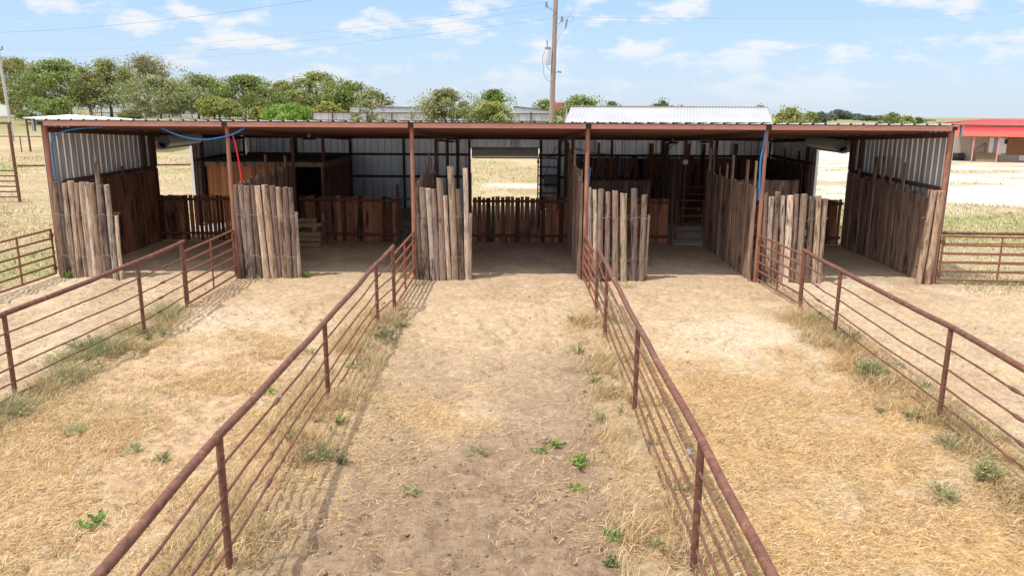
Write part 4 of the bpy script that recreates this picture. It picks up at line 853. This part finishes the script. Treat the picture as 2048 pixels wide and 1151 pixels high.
tr('low grey-green tree with a dark stem standing in front of the brownish tall one', 320, 240, 152, 150, 128, 'grey', 3800, trunk_f=.24)
tr('medium tree with a slanting trunk right of the grey-green one', 396, 238, 148, 120, 140, 'olive', 3200, lean=.08)
tr('loose pale tree with bare twigs between two medium trees', 438, 238, 170, 70, 146, 'grey', 1000)
tr('round dark green tree left of the bright bush', 490, 238, 150, 125, 138, 'green', 4200, trunk_f=.28)
tr('very dark green tree crown showing behind the round tree', 520, 238, 152, 60, 160, 'dark', 1800)
tr('small young tree with a short clear trunk, in front of the white shed', 430, 239, 192, 60, 126, 'yellow', 900, trunk_f=.4)
tr('second small young tree beside the first, in front of the white shed', 458, 239, 196, 45, 124, 'olive', 700, trunk_f=.4)
tr('medium loose green tree behind the bright bush', 572, 240, 160, 85, 145, 'olive', 2200)
tr('big full tree right of the bright bush, tallest of the middle group', 640, 242, 143, 115, 138, 'olive', 4600, trunk_f=.22)
tr('full green tree next right of the tallest one in the middle group', 702, 244, 160, 90, 130, 'green', 3200, trunk_f=.25)
tr('loose feathery tree at the right end of the middle group', 748, 246, 175, 70, 120, 'grey', 1100, trunk_f=.25)
tr('small yellow-green tree at the foot of the tallest middle one', 655, 243, 203, 55, 120, 'yellow', 900, trunk_f=.3)
tr('pale feathery tree with light trunks in front of the metal windbreak', 735, 250, 196, 60, 90, 'grey', 1000, leaf=.17)
tr('wide grey-green tree alone in the gap left of the pole', 893, 252, 174, 120, 86, 'grey', 4600, leaf=.17, trunk_f=.2)
tr('dark tree top behind the yellow-green tree', 988, 250, 177, 70, 128, 'green', 1700)
tr('low yellow-green tree just left of the metal shed', 985, 252, 196, 85, 84, 'yellow', 2600, leaf=.16, trunk_f=.15)
tr('small dark green bushy tree at the right foot of the yellow-green one', 998, 256, 226, 32, 82, 'dark', 800, leaf=.14, bush=True)
tr('green tree top behind the utility pole', 1092, 246, 197, 55, 150, 'green', 1500)
tr('broad green tree right of the red tank, above the white roof shed', 1165, 252, 187, 110, 90, 'green', 4200, leaf=.18, trunk_f=.1)
tr('low dark tree peeking over the left part of the white shed roof', 1222, 246, 200, 42, 120, 'dark', 900)
tr('small tree peeking over the middle of the white shed roof', 1322, 246, 194, 44, 130, 'dark', 900)
tr('tiny tree top right of the one over the middle of the white roof', 1360, 246, 207, 24, 135, 'dark', 400)
tr('dark tree top at the right end of the white shed roof', 1520, 246, 207, 34, 150, 'dark', 700)
tr('bushy green tree just right of the white roof shed', 1580, 252, 208, 80, 78, 'olive', 2900, leaf=.17, trunk_f=.12)
for i, (px, tp, wd, yy, kd, lb_) in enumerate([(1622, 222, 26, 210, 'green', 'small green tree next right of the bushy tree by the white shed'), (1643, 223, 30, 230, 'far', 'second small tree right of the bushy tree by the white shed'), (1676, 219, 26, 330, 'far', 'bluish far tree, left of the pair on the horizon'), (1690, 222, 26, 330, 'far', 'bluish far tree, right of the pair on the horizon'), (1712, 228, 26, 340, 'far', 'low bluish far tree right of the horizon pair'), (1738, 231, 30, 300, 'far', 'grey far bush in the field between the horizon trees and the round green one'), (1785, 224, 44, 190, 'green', 'round green tree in the field left of the red-roofed house'), (1818, 231, 34, 180, 'yellow', 'yellow-green bush right of the round field tree'), (1838, 234, 26, 200, 'dark', 'dark small tree with a spiky top left of the red-roofed house'), (1882, 243, 36, 150, 'green', 'low green bush just left of the red-roofed house')]):
    tr(lb_, px, 243, tp, wd, yy, kd, 900, leaf=.0016 * yy, trunk_f=.18, bush=(i in (5, 7, 9)))
tr('wide dark green shrub below the broad tree at the left', 75, 238, 192, 90, 118, 'green', 2400, leaf=.2, name='shrub', cat='shrub', bush=True)
tr('second wide green shrub right beside it, left of the bare bush', 122, 240, 196, 75, 116, 'green', 2200, leaf=.2, name='shrub', cat='shrub', bush=True)
tr('bright lime-green round bush in the middle of the tree row', 577, 246, 205, 110, 110, 'bright', 4200, leaf=.18, name='shrub', cat='shrub', bush=True)
for px, tp, wd, yy, kd in ((258, 222, 44, 136, 'olive'), (516, 212, 60, 130, 'yellow'), (528, 200, 50, 134, 'olive'), (612, 212, 50, 124, 'olive'), (682, 220, 50, 122, 'grey')):
    o = tr('low brush clump filling in under the tree row left of the pole', px, 241, tp, wd, yy, kd, 1100, leaf=.24, name='shrub', cat='shrub', bush=True); o['group'] = 'low brush under the left tree row'
for px, tp, wd in ((1608, 226, 30), (1632, 229, 30), (1660, 228, 34), (1700, 231, 40), (1725, 232, 34), (1758, 231, 30), (1800, 234, 30), (1858, 240, 26)):
    o = tr('small bluish bush in the far tree line on the right horizon', px, 243, tp, wd, 290 + (px % 7) * 8, 'far', 500, leaf=.42, name='shrub', cat='shrub', bush=True); o['group'] = 'far bushes on the right horizon'
t = empty('bare_bush', (aty(180, 232, 120)[0], 120, tz(-60, 120)), 'leafless grey bush between the green shrubs and the half-bare tree', 'bush')
m = MB(); bx, bz = t.location.x, t.location.z
for i in range(60):
    a = random.uniform(0, 6.28); e = random.uniform(.3, 1.3); l = random.uniform(1.4, 2.6); p1 = (bx + math.cos(a) * math.cos(e) * l * .5, 120 + math.sin(a) * math.cos(e) * l * .5, bz + math.sin(e) * l * .5)
    p2 = (bx + math.cos(a + .3) * math.cos(e * .8) * l, 120 + math.sin(a) * math.cos(e) * l, bz + math.sin(e) * l); m.tube([(bx, 120, bz), p1, p2], [.05, .03, .012], 4, caps=False)
m.build('twigs', M['pole'], t)

# ------------------------------------------------------------------ straw, grass, clods
def blades(name, x, y, length, width, lean, color, label, cat='grass', kind='stuff', m='straw', jitter=.5, seed=1):
    rng = np.random.default_rng(seed); n = len(x); z = terrain(x, y); az = rng.uniform(0, 2 * math.pi, n)
    le = np.clip(rng.normal(lean, .22, n), .02, 1.5)      # angle from vertical
    dx, dy = np.cos(az), np.sin(az); sx, sy = -dy, dx; curl = rng.normal(0, jitter, n)
    bx2 = np.cos(az + curl); by2 = np.sin(az + curl)
    h1 = length * .55; h2 = length * .45; le2 = np.clip(le + .35 * rng.random(n), .05, 1.56)
    p0 = np.stack([x, y, z - .004 + .012 * (le > 1.1) * rng.random(n)], -1)
    p1 = p0 + np.stack([dx * np.sin(le) * h1, dy * np.sin(le) * h1, np.cos(le) * h1], -1)
    p2 = p1 + np.stack([bx2 * np.sin(le2) * h2, by2 * np.sin(le2) * h2, np.cos(le2) * h2], -1)
    s = np.stack([sx, sy, np.zeros(n)], -1) * (width / 2)[:, None]; tw = np.stack([np.zeros(n), np.zeros(n), np.ones(n)], -1) * (width * .25)[:, None]
    V = np.stack([p0 - s, p0 + s, p1 + s * .9 + tw, p1 - s * .9 - tw, p2], 1).reshape(-1, 3)
    b0 = np.arange(n)[:, None] * 5; Fq = np.concatenate([b0 + np.array([0, 1, 2, 3]), b0 + np.array([3, 2, 4])], 1).ravel(); cn = np.tile([4, 3], n)
    o = mesh_np(name, V, Fq, cn, M[m], None, np.repeat(color, 5, axis=0)); return tag(o, label, cat, kind=kind)
def scatter(n, x0, x1, y0, y1, dens, seed):
    rng = np.random.default_rng(seed); x = rng.uniform(x0, x1, n); y = rng.uniform(y0, y1, n); k = rng.random(n) < dens(x, y); return x[k], y[k]
def mixcol(n, cols, seed, var=.2):
    rng = np.random.default_rng(seed); c = np.array(cols)[rng.integers(0, len(cols), n)]; return np.clip(c * rng.uniform(1 - var, 1 + var, (n, 1)), 0, 1)
GOLD = (.63, .425, .19); PALE = (.72, .575, .37); BRN = (.38, .24, .125); OLD = (.52, .375, .215); GRN = (.24, .275, .10); GG = (.25, .265, .14)
clump = lambda x, y, s, sd: S(.38, .62, fbm(x, y, s, sd))
def d_straw(x, y):
    fr = S(.45, .1, np.abs(x - 1.2)) * .2
    c = straw_mask(x, y) * (.25 + .75 * clump(x, y, .9, 71)) + grass_mask(x, y) * (.06 + .7 * S(.42, .6, fbm(x, y, 1.0, 72)))
    mid = ((x > -2.9) & (x < 1.7)); band = np.exp(-((y - 11.3 - .3 * (x + 1)) / 1.0) ** 2) * S(1.0, -1.6, x)
    c = c + mid * (.035 * S(17, 12, y) + .55 * band * clump(x, y, .6, 73) + .3 * S(-1.2, -2.6, x) * S(13.5, 11, y) * clump(x, y, .5, 74) + .22 * S(.5, 1.5, x) * S(14, 12, y) * clump(x, y, .6, 75) + .22 * S(.52, .64, fbm(x, y, .9, 76)) * S(12.5, 10.5, y))
    return np.clip(c * (1 - .72 * dirt_mask(x, y)), 0, 1)
x, y = scatter(760000, -8.0, 6.7, 5.4, 16.2, d_straw, 101); n = len(x); r = np.random.default_rng(5)
blades('loose_straw', x, y, r.uniform(.04, .17, n), r.uniform(.0028, .0058, n), 1.42, mixcol(n, [GOLD, GOLD, PALE, OLD, BRN], 6, .25), 'loose golden straw scattered over the pens', 'straw', jitter=.7, seed=7)
def d_strip(x, y):
    f = fence_d(x + .15); return np.clip(S(.85, .15, f + .35 * (fbm(x, y, .8, 83) - .5)) * S(18.3, 16.6, y) * (.12 + .88 * S(.40, .6, fbm(x, y, .55, 81))), 0, 1)
x, y = scatter(380000, -9, 7.4, 5.2, 18.4, d_strip, 111); n = len(x)
ccc = np.where((r.random(n) < .05 + .22 * S(.48, .64, fbm(x, y, 1.3, 84)) + .5 * S(-6.5, -7.4, x) * S(.36, .5, fbm(x, y, .9, 86)))[:, None], mixcol(n, [GG, GRN], 8), mixcol(n, [OLD, PALE, BRN, BRN, OLD, GOLD], 9))
blades('dry_fence_grass', x, y, r.uniform(.06, .30, n) * (.5 + .95 * clump(x, y, .55, 81)), r.uniform(.003, .007, n), .85, ccc, 'tangled dry grass growing along the foot of the pipe fences', seed=12)
def d_left(x, y): return np.clip(grass_mask(x, y) * S(.45, .6, fbm(x, y, .7, 91)), 0, 1)
x, y = scatter(60000, -8, -2.9, 5.4, 15, d_left, 121); n = len(x)
ccc = np.where((r.random(n) < .26 * S(.52, .66, fbm(x, y, 1.5, 92)))[:, None], mixcol(n, [GG, GRN], 13), mixcol(n, [OLD, GOLD, PALE, BRN], 14))
blades('dry_pen_grass', x, y, r.uniform(.05, .15, n), r.uniform(.003, .007, n), .95, ccc, 'short dry grass tufts in the pen on the left', seed=15)
# pastures beside and behind the barn
def d_field(x, y):
    f = ((x < -12.9) | ((x > 11.5) & (y > 19.5)) | (y > 36.6)); bad = cal_mask(x, y)
    inrect = (x > -13) & (x < 11.7) & (y > 20) & (y < 36.5)
    return np.clip(f * (1 - .93 * bad) * (.25 + .75 * clump(x, y, 1.4, 95)) * (1 - inrect), 0, 1)
xs, ys = [], []
for a in ((64000, -32, -12.9, 12, 36), (22000, -45, -2, 36.6, 70), (26000, 11.5, 24, 19.6, 40), (16000, 11, 46, 40, 80), (9000, -8, 14, 36.6, 62)):
    x, y = scatter(*a, d_field, 131 + int(a[0]) % 97); xs.append(x); ys.append(y)
x = np.concatenate(xs); y = np.concatenate(ys); n = len(x); dist = np.hypot(x, y)
pg = .12 + .6 * field_green(x, y) + .4 * S(6.5, 3.5, np.hypot((x - 18.0) * .62, (y - 31.5) * 1.15)) + .22 * ((x > 11) & (y < 23.5))
ccc = np.where((r.random(n) < pg)[:, None], mixcol(n, [(.21, .27, .085), (.25, .30, .10), GG], 16), mixcol(n, [(.54, .44, .26), (.62, .52, .34), (.44, .35, .20)], 17))
blades('pasture_grass', x, y, r.uniform(.05, .17, n) * (1 + dist / 120), (.006 + .00055 * dist) * r.uniform(.7, 1.3, n), .8, ccc, 'sparse dry and green grass of the pastures around the barn', seed=18)
# clods and pebbles
def d_clod(x, y): return np.clip(.12 + .5 * dirt_mask(x, y) + .35 * S(.5, .7, fbm(x, y, 1.6, 97)) * S(11, 15, y), 0, 1) * (1 - .7 * straw_mask(x, y))
x, y = scatter(26000, -11.5, 10.5, 5.6, 21, d_clod, 141); n = len(x); sz = r.uniform(.005, .015, n) * (1 + 1.5 * (r.random(n) < .06 + .1 * dirt_mask(x, y))); z = terrain(x, y)
oc = np.array([(1, 0, 0), (0, 1, 0), (-1, 0, 0), (0, -1, 0), (0, 0, .7), (0, 0, -.5)], float); of = np.array([(0, 1, 4), (1, 2, 4), (2, 3, 4), (3, 0, 4), (1, 0, 5), (2, 1, 5), (3, 2, 5), (0, 3, 5)])
V = oc[None] * sz[:, None, None] * r.uniform(.7, 1.3, (n, 6, 3)) + np.stack([x, y, z + .002], -1)[:, None]
Fq = (of[None] + (np.arange(n) * 6)[:, None, None]).ravel(); cc = ground_color(x, y) * r.uniform(.55, 1.15, (n, 1)) * np.where(r.random((n, 1)) < .18, .5, 1)
tag(mesh_np('dirt_clods', V.reshape(-1, 3), Fq, np.full(n * 8, 3), M['clod'], None, np.repeat(np.clip(cc, 0, 1), 6, axis=0)), 'small clods and pebbles on the pen dirt', 'dirt clods', kind='stuff')

# ------------------------------------------------------------------ weeds
WG = (.275, .29, .145); WB = (.23, .34, .085); WD = (.19, .225, .11); WP = (.37, .37, .19)
def weed(label, px, py, wpx, hpx, c, style='feather', leaves=420, name='weed'):
    g_ = gz(px, py); x, y = g_[0], g_[1]; sc_ = math.hypot(y, 4.6) / FPX; rw = wpx * sc_ * .6; h = hpx * sc_ * .62; zb = tz(x, y); rng = np.random.default_rng(int(px * 3 + py))
    V = []; Fl = []; cn = []; cs = []; n0 = 0; ns = max(7, int(leaves / 26)); c = np.array(c)
    for i in range(ns):
        az = rng.uniform(0, 6.283); rr = rw * math.sqrt(rng.random()); tip = np.array([math.cos(az) * rr, math.sin(az) * rr, h * (1 - .55 * (rr / rw) ** 2) * rng.uniform(.6, 1.05)]); b0 = np.array([math.cos(az) * rr * .25, math.sin(az) * rr * .25, 0])
        mid = (b0 + tip) / 2 + np.array([0, 0, .12 * h]); kcol = c * rng.uniform(.75, 1.3)
        P = [b0, mid, tip]; w_ = .004
        side = np.array([-math.sin(az), math.cos(az), 0]) * w_
        V += [b0 - side, b0 + side, mid + side, mid - side, tip]; Fl += [n0, n0 + 1, n0 + 2, n0 + 3, n0 + 3, n0 + 2, n0 + 4]; cn += [4, 3]; cs += [kcol * .8] * 5; n0 += 5
        for k in range(26):
            u = rng.uniform(.2, 1.0); p = (1 - u) ** 2 * b0 + 2 * u * (1 - u) * mid + u * u * tip; d = rng.normal(size=3); d[2] = abs(d[2]) * .8 + .1; d /= np.linalg.norm(d)
            l = (.05 if style == 'feather' else .042) * rng.uniform(.6, 1.4) * min(1.4, max(.6, h / .3)); s_ = np.cross(d, rng.normal(size=3)); s_ /= np.linalg.norm(s_); s_ *= l * (.14 if style == 'feather' else .36)
            V += [p, p + d * l * .5 + s_, p + d * l, p + d * l * .5 - s_]; Fl += [n0, n0 + 1, n0 + 2, n0 + 3]; cn += [4]; cs += [kcol * rng.uniform(.75, 1.3)] * 4; n0 += 4
    o = mesh_np(name, np.array(V), Fl, cn, M['green'], None, np.clip(np.array(cs), 0, 1)); o.location = (x, y, zb - .005); return tag(o, label, 'weed')
W_ = [('bright green weed by a pale stone in the middle pen', 1113, 893, 34, 28, WB, 'leaf'), ('low bright green mat beside the bright weed by the stone', 1083, 898, 44, 12, WB, 'feather'), ('bright leafy weed just below the pale stone in the middle pen', 1160, 930, 50, 36, WB, 'leaf'),
 ('flat green tuft by the lumpy clods in the middle pen', 1155, 980, 40, 12, WB, 'feather'), ('flat bright green tuft near the bottom right of the middle pen', 1226, 1076, 60, 22, WB, 'feather'), ('small upright weed lowest on the right of the middle pen', 1221, 1132, 28, 40, WG, 'leaf'),
 ('dusty grey-green upright weed left of the second post of the straw pen fence', 1156, 708, 26, 34, WG, 'feather'), ('small grey weed near the far end of the middle pen right fence', 1168, 648, 26, 26, WG, 'feather'), ('small green tuft among dry grass left of the straw pen fence', 1197, 838, 34, 30, WP, 'feather'),
 ('large blue-green weed against the near rods of the left middle-pen fence', 640, 918, 90, 52, WG, 'feather'), ('second blue-green weed farther up the same near rods', 580, 885, 60, 46, WG, 'feather'), ('small dark weed at the shaded foot of the left middle-pen fence', 684, 928, 34, 30, WD, 'feather'),
 ('dark green weed behind the third post of the left middle-pen fence', 772, 684, 50, 46, WD, 'feather'), ('dusty green shrubby weed past the near post of the right fence of the straw pen', 1893, 892, 66, 40, WG, 'feather'), ('tall dusty weed tangled in the lower rods midway along the straw pen right fence', 1742, 752, 66, 62, WG, 'feather'),
 ('leafy grey-green weed by the second post of the straw pen right fence', 1692, 690, 54, 50, WG, 'feather'), ('grey weed at the gate end of the straw pen right fence', 1636, 652, 56, 40, WG, 'feather'), ('slender yellow-green weed with a bare stem near the right edge', 1976, 966, 60, 78, WP, 'feather'), ('wispy pale weed in the straw left of the slender one', 1882, 995, 70, 52, WP, 'feather'),
 ('green weed growing at the right end of the log wall by the second post', 612, 553, 34, 26, WB, 'leaf'), ('green weed at the foot of the left corner logs', 138, 556, 26, 28, WB, 'leaf'), ('round leafy green weed in the dry grass at the lower left', 190, 1046, 76, 26, WB, 'leaf'),
 ('soft grey-green weed, leftmost of the clumps in the left pen', 150, 868, 54, 36, WP, 'feather'), ('olive weed clump next right in the left pen', 270, 903, 50, 38, WP, 'feather'), ('upright green weed beside the olive clump in the left pen', 325, 925, 34, 40, WG, 'feather'),
 ('grey-green weed row by the near post of the outer left fence', 130, 725, 90, 46, WP, 'feather'), ('green weed clump between the posts of the outer left fence', 180, 700, 80, 50, WG, 'feather'), ('dry green weed near the far post of the outer left fence', 330, 668, 60, 34, WP, 'feather'),
 ('pale green grass tuft in the brown dirt at the left of the middle pen', 823, 985, 46, 26, WP, 'feather'), ('loose green tuft in the centre of the brown dirt', 955, 905, 60, 22, WP, 'feather'), ('small green weed near the left middle-pen fence', 535, 788, 34, 24, WB, 'feather'), ('small faint weed by the sandy strip in the left pen', 622, 706, 36, 24, WG, 'feather'),
 ('small grey weed alone in the straw right of centre', 1763, 822, 28, 18, WG, 'feather'), ('weed at the foot of the gate by the third front post', 812, 556, 30, 24, WB, 'leaf'), ('weed tuft at the foot of the log wall by the fifth front post', 1548, 570, 40, 22, WP, 'feather'), ('dry weed tuft at the foot of the gapped log wall', 1250, 572, 60, 20, (.42, .36, .18), 'feather'), ('dry tuft along the foot of the log wall by the second post', 530, 560, 70, 16, (.40, .35, .18), 'feather'), ('green tuft at the foot of the log wall by the third post', 846, 571, 40, 16, (.30, .32, .14), 'feather')]
for a in W_: weed(*a[:6], style=a[6], leaves=240 + int(a[3] * a[4] * .2))
rw_ = random.Random(23)
for i in range(34):
    f_ = rw_.choice((0, 0, 1, 1, 1, 2, 2, 3, 3)); yy = rw_.uniform(7.2, 17.2); xx = FENCE_X[f_] + rw_.gauss(.0 if f_ != 2 else -.25, .3); dpx = FPX / math.hypot(yy, 4.6)
    d0 = Vector((xx, yy, -CAMZ)); d0 = cam.matrix_world.to_3x3().inverted() @ d0; px_, py_ = 1024 + FPX * d0.x / -d0.z, 575.5 - FPX * d0.y / -d0.z
    if 0 < px_ < 2048 and 0 < py_ < 1151:
        o = weed('small dull green tuft among the dry grass at the foot of a pen fence', px_, py_, rw_.uniform(.14, .38) * dpx, rw_.uniform(.12, .32) * dpx, rw_.choice((WG, WP, WP, (.30, .33, .13))), rw_.choice(('feather', 'feather', 'leaf')), rw_.randint(160, 420)); o['group'] = 'small tufts along the pen fences'
m = MB(); g_ = gz(1089, 876)
vs = [Vector((math.cos(k * .785) * .055 * random.uniform(.8, 1.2), math.sin(k * .785) * .04 * random.uniform(.8, 1.2), zz)) for zz, s in ((0, 1), (.035, .9)) for k in range(8)]
vs = [(g_[0] + v.x, g_[1] + v.y, tz(g_[0], g_[1]) + v.z - .005) for v in vs] + [(g_[0], g_[1], tz(g_[0], g_[1]) + .05)]
m.add(vs, [(k, (k + 1) % 8, 8 + (k + 1) % 8, 8 + k) for k in range(8)] + [(8 + k, 8 + (k + 1) % 8, 16) for k in range(8)], (.62, .56, .48), True)
tag(m.build('stone', M['concrete']), 'pale stone lying in the brown dirt by the bright green weed', 'stone')
